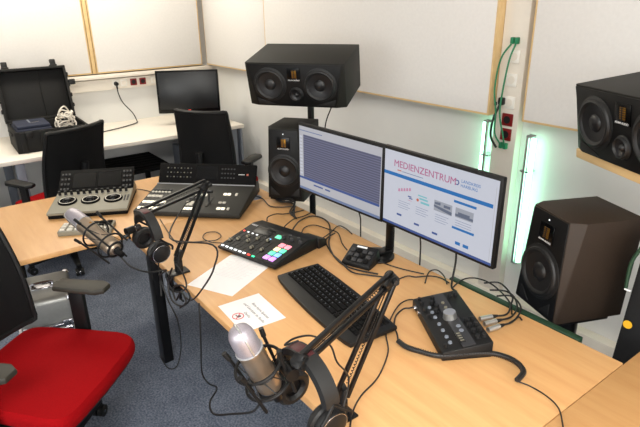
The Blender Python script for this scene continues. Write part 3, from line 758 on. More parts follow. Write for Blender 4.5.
for i in range(8):
    x = -.147 + i * .0262
    k = MB('rubber'); pbox(k, x, .075, .0035, .10, .003); k.build('fader_track', t)
    k = MB('console_grey'); pbox(k, x, .055 + (.05 if i in (2, 4, 6) else .0) + (i * 13 % 5) * .008, .010, .018, .011, .002); k.m('key_grey'); pbox(k, x, .055 + (.05 if i in (2, 4, 6) else .0) + (i * 13 % 5) * .008, .012, .004, .0125, .001); k.build('fader', t)
    k = MB('led_red' if i == 6 else 'led_green' if i == 7 else 'led_white'); pbox(k, x, .010, .015, .008, .004, .001); k.build('channel_button', t)
    if i < 7:
        k = MB('led_red' if i == 0 else 'pad_blue' if i == 6 else 'led_white' if i < 4 else 'key_grey'); pbox(k, x, .142, .009, .007, .004, .001); k.build('channel_light', t)
for i, m_ in enumerate(('pad_violet', 'pad_violet', 'pad_green', 'pad_blue', 'pad_peach', 'pad_green', 'pad_pink', 'pad_pink')):
    k = MB(m_); pbox(k, .092 + (i % 2) * .032, .032 + (i // 2) * .032, .026, .026, .006, .003); k.build('pad', t)
k = MB('off_screen'); pbox(k, -.058, .180, .10, .05, .003, .001); k.build('display', t)
k = MB('pad_green'); pbox(k, .035, .172, .03, .024, .006, .003); k.build('record_button', t)
k = MB('white_print'); k.text('RØDE', .014, P @ Matrix.Translation((-.138, .20, .0015)), .0002); k.build('printed_mark', t)
for i in range(5):
    a = P @ Vector((.055 + .024 * i, .178 + (i % 2) * .018, 0)); nrm = P.to_3x3() @ Vector((0, 0, 1)); k = MB('key_grey'); k.cyl(a, a + nrm * .013, .0085, .007, 16); k.build('knob', t)
k = MB('rubber')
for i in range(6): k.cyl((-.12 + i * .045, D / 2 + .036, .03), (-.12 + i * .045, D / 2 + .048, .03), .010)
k.build('rear_sockets', t)
k = MB('black_plastic'); k.hull([(x, y_, z) for x in (.075, .178) for y_, z in ((D / 2 + .03, 0), (D / 2 + .085, 0), (D / 2 + .03, .048), (D / 2 + .08, .034))], .004); k.build('rear_housing', t)

# ------------------------------------------------------------------ keypad
t = thing('button_keypad', 'small black keypad with dark keys beside the monitor foot', 'keypad', (-1.500, 1.318, .7405), R(22))
MB('black_plastic').hull([(-.065, -.052, 0), (.065, -.052, 0), (.065, .052, 0), (-.065, .052, 0), (-.06, -.050, .018), (.06, -.050, .018), (.06, .045, .058), (-.06, .045, .058)], .004).build('body', t)
P = Matrix.Translation((0, -.050, .0185)) @ Matrix.Rotation(math.atan2(.04, .095), 4, 'X')
for r_ in range(3):
    for c_ in range(4):
        k = MB('key_grey' if (r_ + c_) % 3 else 'console_dark'); pbox(k, -.039 + c_ * .026, .018 + r_ * .025, .020, .019, .005, .003); k.build('key', t)
k = MB('white_print'); pbox(k, -.01, .090, .045, .008, .0018); k.build('printed_mark', t)

# ------------------------------------------------------------------ monitor controller
t = thing('monitor_controller', 'black desktop audio controller with a big silver knob', 'audio controller', (-.958, 1.225, .7405), R(60))
W, D = .155, .315
k = MB('black_plastic'); k.hull([(-W / 2, -D / 2, 0), (W / 2, -D / 2, 0), (W / 2, D / 2, 0), (-W / 2, D / 2, 0), (-W / 2, -D / 2, .030), (W / 2, -D / 2, .054), (W / 2, D / 2, .054), (-W / 2, D / 2, .030)], .004); k.build('body', t)
P = Matrix.Translation((-W / 2, 0, .0305)) @ Matrix.Rotation(-math.atan2(.024, W), 4, 'Y')
def nb(k, x, y_, r_, h_, seg=18):
    a = P @ Vector((x, y_, 0)); nrm = P.to_3x3() @ Vector((0, 0, 1)); k.cyl(a, a + nrm * h_, r_, r_ * .86, seg)
k = MB('key_grey'); pbox(k, .085, 0, .040, D - .012, .0022); k.build('grey_strip', t)
k = MB('aluminium'); nb(k, .080, .005, .0225, .022, 32); k.build('volume_knob', t, label='big silver volume knob')
for i in range(5):
    for x in (.120, .140): k = MB('rubber'); nb(k, x, -.125 + i * .032 + (.12 if i > 3 else 0), .0072, .012); k.build('knob', t)
for i, y_ in enumerate((-.12, -.09, -.055, -.02, .02, .05, .08)):
    k = MB('desk_grey'); nb(k, .036, y_, .0065, .005); k.build('button', t)
for i, y_ in enumerate((-.135, .03, .07, .11, .135)):
    k = MB('rubber'); nb(k, .018, y_, .0065, .012); k.build('knob', t)
for i, y_ in enumerate((.05, .075, .10, .125)): k = MB('rubber'); nb(k, .05 + (i % 2) * .01, y_, .0075, .013); k.build('knob', t)
for y_ in (.06, .09): k = MB('console_grey'); nb(k, .085, y_, .006, .006); k.build('button', t)
for y_ in (-.05, -.075): k = MB('desk_grey'); nb(k, .088, y_, .008, .004); k.build('button', t)
k = MB('off_screen'); pbox(k, .073, -.105, .018, .055, .0035, .001); k.m('console_grey')
for j in range(4): pbox(k, .073, -.123 + j * .012, .012, .005, .0042)
k.build('level_meter', t)
k = MB('chrome'); k.cyl((-W / 2, .115, .018), (-W / 2 - .008, .115, .018), .008); k.cyl((-W / 2, .085, .018), (-W / 2 - .004, .085, .018), .007); k.build('headphone_socket', t)

# ------------------------------------------------------------------ broadcast panels
t = thing('switcher_panel', 'black live video switcher panel with a raised display strip', 'control panel', (-2.565, 1.115, .7405), R(45.7))
W, D = .55, .43
k = MB('deck_dark'); k.hull([(-W / 2, -D / 2, .004), (W / 2, -D / 2, .004), (W / 2, D / 2, 0), (-W / 2, D / 2, 0), (-W / 2, -D / 2, .030), (W / 2, -D / 2, .030), (W / 2, .10, .068), (-W / 2, .10, .068), (-W / 2, D / 2 - .02, .07), (W / 2, D / 2 - .02, .07)], .006); k.build('body', t)
k = MB('console_dark'); S_ = Matrix.Translation((0, .115, .070)) @ Matrix.Rotation(R(58), 4, 'X')
def sbox(k, x, y_, w_, d_, h_, b=0., z=0.): k.box(S_ @ Vector((x, y_, h_ / 2 + z)), (w_, d_, h_), b, S_.to_3x3().to_4x4())
sbox(k, 0, .055, W, .115, .02, .005, -.02); hd = k.build('display_strip', t)
k = MB('grey_metal'); k.box((0, .104, .069), (W, .008, .006), .002); k.build('hinge_bar', t)
k = MB('gloss_black'); sbox(k, .0, .062, .12, .075, .0015); k.build('display', hd)
for r_ in range(3):
    for c_ in range(8):
        k = MB('key_grey' if (r_ + c_) % 2 else 'console_grey'); sbox(k, -.225 + c_ * .019, .035 + r_ * .025, .007, .006, .0015); k.build('key', hd)
    for c_ in range(5):
        k = MB('key_grey'); sbox(k, .085 + c_ * .017, .035 + r_ * .025, .009, .007, .0015); k.build('key', hd)
k = MB('white_print'); sbox(k, .195, .055, .035, .003, .001); k.m('scr_orange'); sbox(k, .228, .055, .010, .010, .001); k.build('printed_mark', hd)
sl = math.atan2(.038, D / 2 + .10)
P = Matrix.Translation((0, -D / 2, .0305)) @ Matrix.Rotation(sl, 4, 'X')
def keyrow(x0, y0, n, m_, w_=.019, d_=.019, sp=.021, rows_=1):
    for r_ in range(rows_):
        for c_ in range(n):
            k = MB(m_); pbox(k, x0 + c_ * sp, y0 + r_ * sp, w_, d_, .007, .002); k.build('key', t)
keyrow(-.252, .03, 6, 'key_lit'); keyrow(-.252, .062, 6, 'key_grey'); keyrow(-.252, .094, 6, 'key_lit'); keyrow(-.252, .21, 6, 'key_light', .013, .011, .018, 1)
keyrow(-.252, .235, 6, 'key_grey', .013, .011, .018, 1); keyrow(-.252, .16, 4, 'key_light')
keyrow(-.02, .035, 3, 'key_lit'); keyrow(-.02, .08, 2, 'key_light', rows_=2); keyrow(.0, .19, 3, 'key_lit'); keyrow(-.02, .15, 3, 'key_grey')
keyrow(.155, .045, 2, 'key_lit', .019, .019, .023); keyrow(.205, .045, 1, 'key_light', .012, .02); keyrow(.145, .11, 2, 'key_light', .017, .012); keyrow(.145, .205, 2, 'key_lit', .018, .018); keyrow(.205, .205, 1, 'key_light', .012, .024)
k = MB('black_metal'); a = P @ Vector((.085, .115, 0)); pbox(k, .085, .12, .012, .10, .003); nrm = P.to_3x3() @ Vector((0, .35, 1)); k.cyl(a, a + nrm * .045, .005, .004); k.box(a + nrm * .052, (.045, .014, .016), .005); k.build('transition_lever', t)

t = thing('grading_panel', 'light grey colour grading panel with three trackballs and dark display strip', 'control panel', (-2.90, .668, .7405), R(63.5))
W, D = .385, .375
k = MB('console_grey'); k.hull([(-W / 2, -D / 2, .020), (W / 2, -D / 2, .020), (W / 2, D / 2, 0.02), (-W / 2, D / 2, 0.02), (-W / 2, -D / 2, .034), (W / 2, -D / 2, .034), (W / 2, .05, .058), (-W / 2, .05, .058), (-W / 2, D / 2 - .04, .07), (W / 2, D / 2 - .04, .07)], .003); k.build('body', t)
k = MB('console_dark'); k.box((0, .0, .011), (W - .006, D - .01, .021), .004); k.build('base', t)
S_ = Matrix.Translation((0, .045, .055)) @ Matrix.Rotation(R(33), 4, 'X')
k = MB('console_dark'); sbox(k, 0, .085, W, .165, .018, .003, -.020); hd = k.build('display_strip', t)
k = MB('console_dark'); sbox(k, 0, .085, W - .012, .150, .002, .0008, -.001)
k.build('dark_face', hd)
for x in (-.062, .068): k = MB('gloss_black'); sbox(k, x, .085, .118, .10, .0016, 0, .001); k.build('display', hd)
for s_ in (-1, 1):
    for r_ in range(4):
        for c_ in range(3):
            k = MB('key_grey'); sbox(k, s_ * .160 + (c_ - 1) * .017, .03 + r_ * .034, .010, .013, .003, .001, .001); k.build('key', hd)
sl = math.atan2(.024, D / 2 + .05)
P = Matrix.Translation((0, -D / 2, .0345)) @ Matrix.Rotation(sl, 4, 'X')
for c_ in range(12):
    g = (c_ // 3); x = -.168 + c_ * .0295 + (g - 1.5) * .004
    k = MB('black_plastic'); nb(k, x, .212, .0078, .024, 14); k.m('chrome'); nb(k, x, .212, .0095, .002, 14); k.build('knob', t)
for x in (-.118, -.005, .108):
    a = P @ Vector((x, .125, 0)); Q = Matrix.Translation(a) @ P.to_3x3().to_4x4()
    k = MB('console_dark'); k.lathe([(.047, -.001), (.047, .006), (.043, .0095), (.034, .008), (.032, .003), (.0005, .003)], 32, Q, False)
    k.m('key_light').lathe([(.0405, .0088), (.0405, .0104), (.037, .0102), (.0368, .008)], 32, Q, False)
    k.m('gloss_black').lathe([(.024, .003), (.023, .010), (.017, .017), (.009, .0205), (.0005, .0215)], 28, Q, False)
    k.build('trackball', t)
for r_ in range(4):
    for c_ in range(2): k = MB('key_grey'); pbox(k, .165 + c_ * .015, .10 + r_ * .018, .009, .011, .004, .001); k.build('key', t)

t = thing('control_surface', 'small grey button panel with white keys near the left desk edge', 'control panel', (-2.560, .535, .7405), R(62))
MB('console_grey').prism(rounded(.24, .115, .008), 0, .022, .003).build('body', t)
for r_ in range(3):
    for c_ in range(7):
        k = MB('key_light' if c_ < 3 or r_ == 0 else 'console_dark'); k.box((-.100 + c_ * .033, -.036 + r_ * .034, .0255), (.024, .022, .008), .002); k.build('key', t)

# ------------------------------------------------------------------ microphones and boom arms
def frame_from(a, b):
    d = Vector(b) - Vector(a); return Matrix.Translation(a) @ d.to_track_quat('Z', 'X').to_matrix().to_4x4(), d.length
def microphone(label, a, b, fat=1.):
    F, L = frame_from(a, b)
    t = thing('microphone', label, 'microphone', F.translation, F.to_euler(), 'studio microphones on boom arms'); t.scale = (fat, fat, 1)
    s_ = L / .19
    MB('champagne').lathe([(.0005, 0), (.016, 0), (.022, .004 * s_), (.0255, .012 * s_), (.0255, .118 * s_), (.0265, .121 * s_), (.0265, .126 * s_), (.0005, .126 * s_)], 36, None, False).build('body', t)
    k = MB('grille_mesh'); k.lathe([(.0252, .127 * s_), (.0256, .155 * s_), (.0245, .170 * s_), (.0205, .182 * s_), (.012, .189 * s_), (.0005, .191 * s_)], 36, None, False)
    k.m('aluminium').tube([(0, .0262, .127 * s_), (0, .0265, .155 * s_), (0, .0215, .182 * s_), (0, .0, .192 * s_), (0, -.0215, .182 * s_), (0, -.0265, .155 * s_), (0, -.0262, .127 * s_)], .0022, 6, 4)
    k.build('grille', t)
    k = MB('grey_metal'); k.ring((0, 0, .127 * s_), .0262, .002, seg=36); k.build('collar', t)
    k = MB('gold'); k.lathe([(.004, 0), (.004, .001)], 12, Matrix.Translation((.0257, 0, .10 * s_)) @ Matrix.Rotation(R(90), 4, 'Y')); k.build('gold_dot', t)
    k = MB('black_metal'); k.cyl((0, 0, -.035), (0, 0, -.001), .0095, .0115); k.m('chrome').cyl((0, 0, -.008), (0, 0, -.001), .013); k.build('cable_plug', t)
    return t
def shock_mount(label, a, b, arm_end):
    F, L = frame_from(a, b); s_ = L / .19
    t = thing('shock_mount', label, 'shock mount', F.translation, F.to_euler(), 'black shock mounts')
    I = F.inverted(); e = I @ Vector(arm_end)
    k = MB('black_plastic'); 
    for z, r_ in ((.022, .047), (.078, .049)): k.ring((0, 0, z * s_), r_, .0034, seg=32)
    k.ring((0, 0, .004), .0285, .004, seg=28)
    k.build('ring_frame', t)
    for i in range(4):
        a_ = PI / 4 + PI / 2 * i; ca, sa = math.cos(a_), math.sin(a_)
        k = MB('black_plastic'); k.tube([(ca * .049, sa * .049, -.012), (ca * .052, sa * .052, .03 * s_), (ca * .058, sa * .058, .105 * s_)], .0036, 8, 3); k.cyl((ca * .058, sa * .058, .098 * s_), (ca * .062, sa * .062, .118 * s_), .0055)
        k.build('post', t)
    k = MB('cable_black')
    for i in range(8):
        a0 = 2 * PI * i / 8; a1 = a0 + PI / 8
        k.tube([(.048 * math.cos(a0), .048 * math.sin(a0), .078 * s_), (.0275 * math.cos(a1), .0275 * math.sin(a1), .05 * s_), (.047 * math.cos(a1 + PI / 8), .047 * math.sin(a1 + PI / 8), .022 * s_)], .0014, 6, 1)
    k.ring((0, 0, .05 * s_), .0275, .0022, seg=28)
    k.build('elastic_band', t)
    k = MB('black_metal'); base = Vector((e.x, e.y, 0)).normalized() * .048
    k.tube([(base.x, base.y, .03), tuple(Vector((base.x, base.y, .01)).lerp(e, .5)), tuple(e)], .0065, 10, 4)
    k.cyl(e - Vector((.0, .016, 0)), e + Vector((0, .016, 0)), .014, seg=20)
    k.build('swivel_bracket', t)
    k = MB('chrome'); k.cyl(e + Vector((0, .018, 0)), e + Vector((0, .032, 0)), .008); k.m('rubber').cyl(e + Vector((0, .026, 0)), e + Vector((0, .042, 0)), .013, .012, 12); k.build('thumb_screw', t)
    return t
def boom_arm(label, base, top, elbow, end, clamp_dir, group='black sprung boom arms'):
    base = Vector(base); O = base
    t = thing('boom_arm', label, 'boom arm', base, 0, group)
    top = Vector(top) - O; el = Vector(elbow) - O; en = Vector(end) - O
    def pair(name, p, q, sp):
        d = (q - p).normalized(); side = d.cross(Vector((0, 0, 1))).normalized(); upv = side.cross(d).normalized()
        k = MB('black_metal')
        for s_ in (-1, 1):
            a_ = p + upv * sp * s_; b_ = q + upv * sp * s_ * .75
            qd = (b_ - a_).to_track_quat('Z', 'X').to_matrix().to_4x4()
            k.box((a_ + b_) / 2, (.0105, .0105, (b_ - a_).length), .002, qd)
        o = k.build(name, t)
        k = MB('black_metal'); n = 64; a_ = p.lerp(q, .12) ; b_ = p.lerp(q, .55); off = side * .0
        pts = [a_ + (b_ - a_) * (i / n) + upv * (.0028 * math.cos(i * PI / 2)) + side * (.0028 * math.sin(i * PI / 2)) for i in range(n + 1)]
        k.tube(pts, .0013, 5, 1); k.tube([b_, q], .0016, 6, 1); k.build('spring', o)
        return side, upv
    s1, u1 = pair('lower_arm', top, el, .017)
    s2, u2 = pair('upper_arm', el, en, .017)
    k = MB('black_plastic')
    k.cyl(el - s1 * .016, el + s1 * .016, .013, seg=24); k.hull([el + s1 * a_ + v for a_ in (-.010, .010) for v in (Vector((0, 0, .016)), Vector((0, 0, -.018)), (en - el).normalized() * .035, (top - el).normalized() * .035)], .003)
    k.build('elbow_joint', t)
    k = MB('rubber'); k.cyl(el + s1 * .016, el + s1 * .028, .008, .007, 14); k.build('elbow_knob', t)
    k = MB('black_plastic'); k.cyl(en - s2 * .014, en + s2 * .014, .013, seg=20); k.hull([en + s2 * a_ + v for a_ in (-.011, .011) for v in (Vector((0, 0, .02)), Vector((0, 0, -.022)), (el - en).normalized() * .03, (en - el).normalized() * .018)], .003); k.build('end_joint', t)
    k = MB('black_plastic'); k.cyl((0, 0, .004), (0, 0, top.z - .012), .016, seg=20); k.hull([top + s1 * a_ + v for a_ in (-.014, .014) for v in (Vector((0, 0, .024)), Vector((0, 0, -.022)), (el - top).normalized() * .035, -(el - top).normalized() * .02)], .003); k.build('base_post', t)
    # desk clamp: jaw over the edge, screw below
    cy = clamp_dir
    k = MB('black_metal'); k.box((0, .0, .0035), (.055, .07, .006), .002); k.box((0, -.042, -.03), (.05, .012, .075), .003); k.box((0, -.015, -.064), (.045, .05, .009), .002)
    k.cyl((0, -.008, -.12), (0, -.008, -.032), .006); k.cyl((0, -.008, -.035), (0, -.008, -.029), .017); k.tube([(-.025, -.008, -.118), (.025, -.008, -.118)], .004, 8, 1)
    k.build('desk_clamp', t)
    k = MB('black_plastic'); k.hull([(-.034, -.058, -.05), (.034, -.058, -.05), (0, -.058, .012), (-.030, -.050, -.052), (.030, -.050, -.052), (0, -.05, .016)], .004); k.m('desk_grey'); k.hull([(-.021, -.060, -.043), (.021, -.060, -.043), (0, -.060, -.006), (-.020, -.0575, -.043), (.02, -.0575, -.043), (0, -.0575, -.006)], .0008); k.build('clamp_cover', t, label='triangular clamp cover with grey face')
    return t
m1a, m1b = Vector((-0.792, 0.459, 1.000)), Vector((-0.801, 0.396, 1.165))
e1 = Vector((-0.732, 0.490, 1.085))
boom_arm('black sprung boom arm folded over the keyboard, reaching the near microphone', (-.865, .702, .7405), (-.865, .702, .805), (-0.823, 0.822, 1.120), e1, 0)
microphone('near champagne microphone with silver grille in front of the notice', m1a, m1b, 1.03)
shock_mount('shock mount around the near microphone at the bottom', m1a, m1b, e1.lerp(m1a, .35))
m2a, m2b = Vector((-1.803, 0.456, 0.940)), Vector((-2.068, 0.379, 1.020))
e2 = Vector((-1.893, 0.595, 1.020))
boom_arm('black sprung boom arm in front of the video switcher, reaching the far microphone', (-1.885, .702, .7405), (-1.885, .702, .805), (-1.962, 0.885, 1.050), e2, 0)
microphone('far champagne microphone hanging over the grey button panel', m2a, m2b, 1.16)
shock_mount('shock mount around the far microphone over the left desk', m2a, m2b, e2.lerp(m2a, .5))

def headphones(label, loc, rot, patch=True, w_=.074):
    t = thing('headphones', label, 'headphones', loc, rot, 'closed black headphones')
    def arc(r_, z, a0, a1, n=26): return [(r_ * math.sin(a0 + (a1 - a0) * i / n) , z + r_ * 1.08 * math.cos(a0 + (a1 - a0) * i / n)) for i in range(n + 1)]
    def band(m_, r0, r1, hw, a0, a1, name, parent, lab=None):
        k = MB(m_); n = 26; A = arc(r0, .02, a0, a1, n); B = arc(r1, .02, a0, a1, n); vs = []; fs = []
        for (xa, za), (xb, zb) in zip(A, B):
            vs += [(xa, -hw, za), (xb, -hw * .82, zb), (xb, hw * .82, zb), (xa, hw, za)]
        for i in range(n):
            for j in range(4): j2 = (j + 1) % 4; fs.append((i * 4 + j, i * 4 + j2, (i + 1) * 4 + j2, (i + 1) * 4 + j))
        fs.append((0, 1, 2, 3)); fs.append((n * 4 + 3, n * 4 + 2, n * 4 + 1, n * 4))
        k.add(vs, fs); o = k.build(name, parent)
        if lab: o['label'] = lab
        return o
    hb = band('leather_black', .074, .086, .020, R(-82), R(82), 'headband', t)
    if patch: band('wine_leather', .0855, .0868, .013, R(-32), R(10), 'colour_patch', hb, 'wine red patch')
    for s_ in (-1, 1):
        k = MB('black_plastic'); k.tube([(s_ * .083, 0, .035), (s_ * .086, .020, .012), (s_ * .086, .043, -.012), (s_ * .082, .044, -.03)], .004, 8, 4); k.tube([(s_ * .083, 0, .035), (s_ * .086, -.020, .012), (s_ * .086, -.043, -.012), (s_ * .082, -.044, -.03)], .004, 8, 4)
        k.build('yoke', t)
        q = Matrix.Translation((s_ * .062, 0, -.032)) @ Matrix.Rotation(s_ * R(90), 4, 'Y')
        cp = MB('black_plastic').lathe([(.036, 0), (.040, .004), (.041, .012), (.036, .022), (.022, .027), (.0005, .028)], 32, q, False); cp.m('chrome').ring(q @ Vector((0, 0, .022)), .034, .0013, (1, 0, 0), 32); cup = cp.build('ear_cup', t)
        k = MB('leather_black'); k.lathe([(.022, .001), (.021, -.010), (.027, -.018), (.036, -.018), (.042, -.012), (.042, -.003), (.038, .002)], 32, q, False); k.m('rubber').lathe([(.0005, -.002), (.023, -.002)], 24, q, False); k.build('ear_cushion', cup)
    return t
headphones('black headphones with a wine red patch hanging by the near microphone', (-.752, .520, .985), (R(6), R(6), R(2)), True)
headphones('black headphones hanging on the far boom arm in front of the video switcher', (-1.87, .60, .925), (R(5), R(8), R(5)), True)

# ------------------------------------------------------------------ cables
cg = 'black cables along the back of the main desk'
def dc(pts, r, label, m='cable_black', group=cg, name='cable'): return cable(name, pts, r, label, m, 6, group)
dc([(-1.727, 1.271, 0.770), (-1.803, 1.396, 0.748), (-1.848, 1.479, 0.746), (-1.809, 1.489, 0.746), (-1.735, 1.470, 0.746)], .0026, 'black cable rising from the right rear corner of the mixer')
dc([(-1.793, 1.416, 0.746), (-1.757, 1.337, 0.746), (-1.646, 1.278, 0.746), (-1.546, 1.252, 0.746), (-1.452, 1.231, 0.746), (-1.394, 1.263, 0.746), (-1.344, 1.300, 0.746)], .0030, 'black cable winding in front of the keypad')
dc([(-1.214, 1.388, 0.746), (-1.265, 1.465, 0.746), (-1.257, 1.502, 0.746), (-1.207, 1.485, 0.746), (-1.158, 1.446, 0.746)], .0026, 'small black cable loop behind the silver knob controller', group=None)
dc([(-1.126, 1.437, 0.746), (-1.144, 1.514, 0.746), (-1.126, 1.562, 0.746), (-1.073, 1.577, 0.746), (-1.004, 1.555, 0.746), (-0.932, 1.512, 0.746), (-0.885, 1.456, 0.746)], .0028, 'long black cable loop right of the silver knob controller', group=None)
dc([(-2.008, 1.189, 0.795), (-2.059, 1.225, 0.790), (-2.122, 1.309, 0.765), (-2.138, 1.366, 0.746), (-2.123, 1.428, 0.746), (-2.120, 1.476, 0.746)], .0028, 'black cable running from the mixer back towards the speaker pole, topmost one')
dc([(-1.900, 1.211, 0.790), (-1.934, 1.244, 0.785), (-2.051, 1.367, 0.746), (-2.053, 1.428, 0.746), (-2.072, 1.491, 0.746)], .0028, 'black cable from the mixer back curving to the foot of the speaker pole')
dc([(-1.859, 1.226, 0.785), (-1.928, 1.289, 0.770), (-2.019, 1.386, 0.746), (-2.028, 1.459, 0.746), (-1.976, 1.481, 0.746), (-1.894, 1.461, 0.746), (-1.798, 1.392, 0.746), (-1.715, 1.321, 0.746), (-1.607, 1.264, 0.746), (-1.518, 1.245, 0.746), (-1.450, 1.260, 0.746), (-1.376, 1.299, 0.746)], .0034, 'thick black cable curving round the back of the keypad')
dc([(-1.827, 1.251, 0.765), (-1.929, 1.340, 0.746), (-1.929, 1.398, 0.746), (-1.849, 1.420, 0.746), (-1.784, 1.427, 0.746), (-1.687, 1.372, 0.746), (-1.609, 1.336, 0.752)], .0026, 'thin black cable from the mixer ending at the small keypad')
dc([(-1.461, 1.344, 0.746), (-1.448, 1.376, 0.746), (-1.392, 1.389, 0.746), (-1.333, 1.408, 0.746), (-1.266, 1.438, 0.746)], .0026, 'thin black cable from the keypad passing the monitor foot')
dc([(-1.297, 1.334, 0.746), (-1.293, 1.378, 0.746), (-1.268, 1.396, 0.746), (-1.240, 1.444, 0.746), (-1.203, 1.464, 0.746), (-1.158, 1.458, 0.746)], .0026, 'thin black cable leading to the back of the silver knob controller')
dc([(-2.467, 0.853, 0.746), (-2.156, 0.804, 0.746), (-2.117, 0.853, 0.746), (-2.082, 0.914, 0.746), (-2.064, 0.954, 0.746), (-2.090, 0.992, 0.746), (-2.146, 0.995, 0.746), (-2.165, 0.954, 0.746), (-2.121, 0.918, 0.746), (-2.058, 0.926, 0.746), (-2.007, 0.959, 0.750)], .0022, 'thin black cable with a small loop lying between switcher and mixer', group=None)
dc([(-2.995, 0.926, 0.746), (-2.952, 0.951, 0.746), (-2.889, 0.974, 0.746)], .003, 'short black cable between the two broadcast panels', group=None)
dc([(-2.424, 1.375, 0.760), (-2.384, 1.394, 0.750), (-2.279, 1.372, 0.746), (-2.227, 1.412, 0.746), (-2.193, 1.477, 0.746)], .003, 'black cable from the video switcher towards the speaker pole')
# cables at the monitor controller
dc([(-1.106, 1.226, 0.758), (-1.117, 1.208, 0.752), (-1.131, 1.190, 0.748), (-1.117, 1.142, 0.746), (-1.077, 1.095, 0.746), (-1.034, 1.066, 0.750), (-1.000, 1.036, 0.755)], .0028, 'black cable from the controller socket to the thick coiled lead', group=None, name='headphone_cable')
dc([(-1.146, 1.274, 0.746), (-1.166, 1.249, 0.746), (-1.161, 1.200, 0.746), (-1.118, 1.120, 0.746), (-1.060, 1.043, 0.746), (-0.987, 0.982, 0.746), (-0.919, 0.879, 0.746), (-0.889, 0.789, 0.746), (-0.851, 0.726, 0.746), (-0.788, 0.663, 0.746)], .0024, 'thin black cable wandering down the desk to the lower picture edge', group=None)
pts = smooth([(-0.999, 1.035, 0.756), (-0.962, 1.032, 0.756), (-0.925, 1.046, 0.756), (-0.868, 1.079, 0.756), (-0.824, 1.151, 0.756), (-0.787, 1.206, 0.756), (-0.745, 1.229, 0.756), (-0.704, 1.228, 0.756), (-0.675, 1.206, 0.756), (-0.665, 1.162, 0.756)], 26)
k = MB('cable_black').tube(pts, .0075, 10, 1)
coil = []; tot = 0
for i in range(1, len(pts) - 1):
    d = (pts[i + 1] - pts[i - 1]).normalized(); s_ = d.cross(Vector((0, 0, 1))).normalized(); u_ = s_.cross(d)
    a = i * 2.1; coil.append(pts[i] + (s_ * math.cos(a) + u_ * math.sin(a)) * .0078)
k.tube(coil, .0022, 6, 1)
tag(k.build('coiled_cable'), 'thick coiled black headphone lead curving round the audio controller', 'cable')
dc([(-0.665, 1.163, 0.752), (-0.635, 1.181, 0.745), (-0.590, 1.180, 0.746), (-0.550, 1.168, 0.746), (-0.520, 1.141, 0.746), (-0.470, 1.073, 0.745)], .0020, 'thin black cable leaving the end of the coiled lead', group=None)
for i, (a, b) in enumerate((( (-0.914, 1.321, 0.765), (-0.893, 1.377, 0.765)), ((-0.887, 1.308, 0.765), (-0.870, 1.367, 0.765)), ((-0.858, 1.289, 0.765), (-0.847, 1.350, 0.765)))):
    pos = ('topmost', 'middle', 'lowest')[i]
    t = thing('audio_plug', pos + ' of three silver audio plugs in the knob controller', 'plug', a, 0, 'silver audio plugs')
    d = Vector(b) - Vector(a); k = MB('aluminium'); k.cyl((0, 0, 0), d * .75, .0085); k.build('sleeve', t)
    k = MB('rubber'); k.cyl(d * .75, d * 1.1, .0078, .004); k.build('strain_relief', t)
    z2 = .752 + i * .006
    w1 = ([(-0.881, 1.420, 0.762), (-0.916, 1.494, 0.756), (-0.951, 1.549, 0.752), (-1.037, 1.599, 0.750), (-1.073, 1.553, 0.750)], [(-0.862, 1.415, 0.762), (-0.886, 1.484, 0.758), (-0.936, 1.539, 0.758), (-0.989, 1.563, 0.750), (-1.022, 1.519, 0.755)], [(-0.842, 1.392, 0.762), (-0.856, 1.451, 0.762), (-0.886, 1.500, 0.764), (-0.948, 1.538, 0.757), (-0.971, 1.489, 0.764)])[i]
    tag(MB('cable_black').tube([b] + [tuple(p) for p in w1], .0032, 8, 6).build('cable'), 'black cable looping back from the ' + pos + ' silver audio plug', 'cable', 'looping audio cables')
dc([(-0.858, 1.402, 0.746), (-0.857, 1.427, 0.748), (-0.858, 1.455, 0.748), (-0.841, 1.447, 0.748)], .0028, 'short loose black cable end beside the silver plugs', group=None)
# leads hanging from screens down to the desk and behind it
cable('cable', [(-1.72, 1.452, .95), (-1.72, 1.50, .84), (-1.725, 1.512, .77), (-1.725, 1.512, .62)], .0032, 'black lead hanging behind the left lit screen', group='screen leads hanging behind the desk')
cable('cable', [(-1.345, 1.475, .94), (-1.35, 1.50, .84), (-1.36, 1.515, .77), (-1.36, 1.515, .60)], .0032, 'black lead hanging below the middle of the right lit screen', group='screen leads hanging behind the desk')
cable('cable', [(-1.16, 1.475, .94), (-1.155, 1.482, .84), (-1.15, 1.465, .765), (-1.13, 1.44, .7455), (-1.10, 1.43, .7455)], .0040, 'thicker black lead reaching the desk behind the knob controller', group='screen leads hanging behind the desk')
cable('cable', [(-2.47, 1.90, 1.30), (-2.43, 1.905, 1.20), (-2.46, 1.88, 1.08), (-2.475, 1.865, .9)], .0035, 'black lead hanging beneath the wide tilted loudspeaker')
k = MB('cable_black')
for dx, dz in ((0, 0), (.02, .015), (-.015, .02)):
    k.tube([(-2.36 + dx, 1.47, .7465 + dz * .3), (-2.30 + dx, 1.44, .753), (-2.22 + dx, 1.47, .756 + dz), (-2.18, 1.46, .749 + dz), (-2.12 + dx, 1.40, .749), (-2.05, 1.38, .7465)], .0045, 8, 5)
tag(k.build('cable_bundle'), 'bundle of black cables on the desk under the left upright loudspeaker', 'cable bundle')
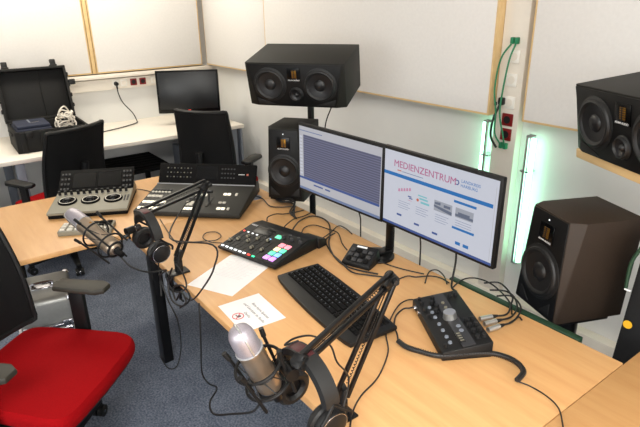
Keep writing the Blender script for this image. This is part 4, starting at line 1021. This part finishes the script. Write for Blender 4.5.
# microphone and headphone leads
hg = 'leads hanging from the boom arms'
cable('microphone_cable', [(-1.808, 0.462, 0.925), (-1.774, 0.486, 0.880), (-1.768, 0.543, 0.840), (-1.820, 0.627, 0.800), (-1.90, .63, .74), (-1.89, .62, .66)], .0032, 'black microphone lead drooping from the far microphone to the desk clamp', group=hg)
cable('microphone_cable', [(-2.025, 0.908, 1.020), (-2.005, 0.836, 0.980), (-2.011, 0.802, 0.960), (-1.83, .66, .92), (-1.454, 0.660, 1.026), (-1.441, 0.650, 0.954), (-1.521, 0.640, 0.850), (-1.629, 0.640, 0.754), (-1.702, 0.640, 0.737)], .003, 'black lead sagging from the far elbow joint past the desk clamp', group=hg)
k = MB('cable_black')
k.tube([(-1.831, 0.655, 0.795), (-1.856, 0.640, 0.721), (-1.806, 0.630, 0.676), (-1.680, 0.620, 0.713), (-1.620, 0.630, 0.770), (-1.700, 0.640, 0.780), (-1.778, 0.630, 0.741), (-1.720, 0.615, 0.721), (-1.673, 0.620, 0.774), (-1.610, 0.610, 0.766), (-1.676, 0.610, 0.711)], .0034, 8, 6)
k.tube([(-1.784, 0.655, 0.831), (-1.705, 0.650, 0.815), (-1.673, 0.640, 0.783), (-1.779, 0.640, 0.719), (-1.816, 0.630, 0.741), (-1.779, 0.640, 0.787)], .0030, 8, 6)
tag(k.build('cable_bundle'), 'tangle of black cable hanging below the far desk clamp', 'cable bundle')
cable('cable', [(-1.973, 0.655, 0.792), (-1.967, 0.650, 0.706), (-1.910, 0.650, 0.621), (-1.855, 0.660, 0.541), (-2.272, 0.807, 0.120), (-2.287, 0.779, 0.015), (-2.309, 0.740, 0.008), (-2.431, 0.746, 0.008)], .003, 'thin black cable dropping along the dark desk leg to the carpet', group=hg)
cable('microphone_cable', [(-1.605, 0.655, 0.747), (-1.601, 0.650, 0.682), (-1.618, 0.650, 0.567), (-1.806, 0.717, 0.300), (-1.703, 0.696, 0.320), (-1.560, 0.670, 0.400), (-1.394, 0.569, 0.500), (-1.249, 0.518, 0.580), (-1.131, 0.523, 0.660), (-1.012, 0.524, 0.750), (-0.914, 0.501, 0.860), tuple(m1a + (m1a - m1b).normalized() * .037)], .0032, 'black microphone lead hanging over the carpet to the near microphone', group=hg)
cable('headphone_cable', [(-.75, .50, 1.12), (-0.779, 0.487, 1.100), (-0.798, 0.524, 1.090), (-0.795, 0.565, 1.080), (-0.780, 0.601, 1.050), (-0.777, 0.618, 1.000), (-.81, .68, .90), (-.80, .645, .80), (-.80, .64, .70)], .0022, 'thin black lead arching over the near headphones', group=hg)
# small cable clamps
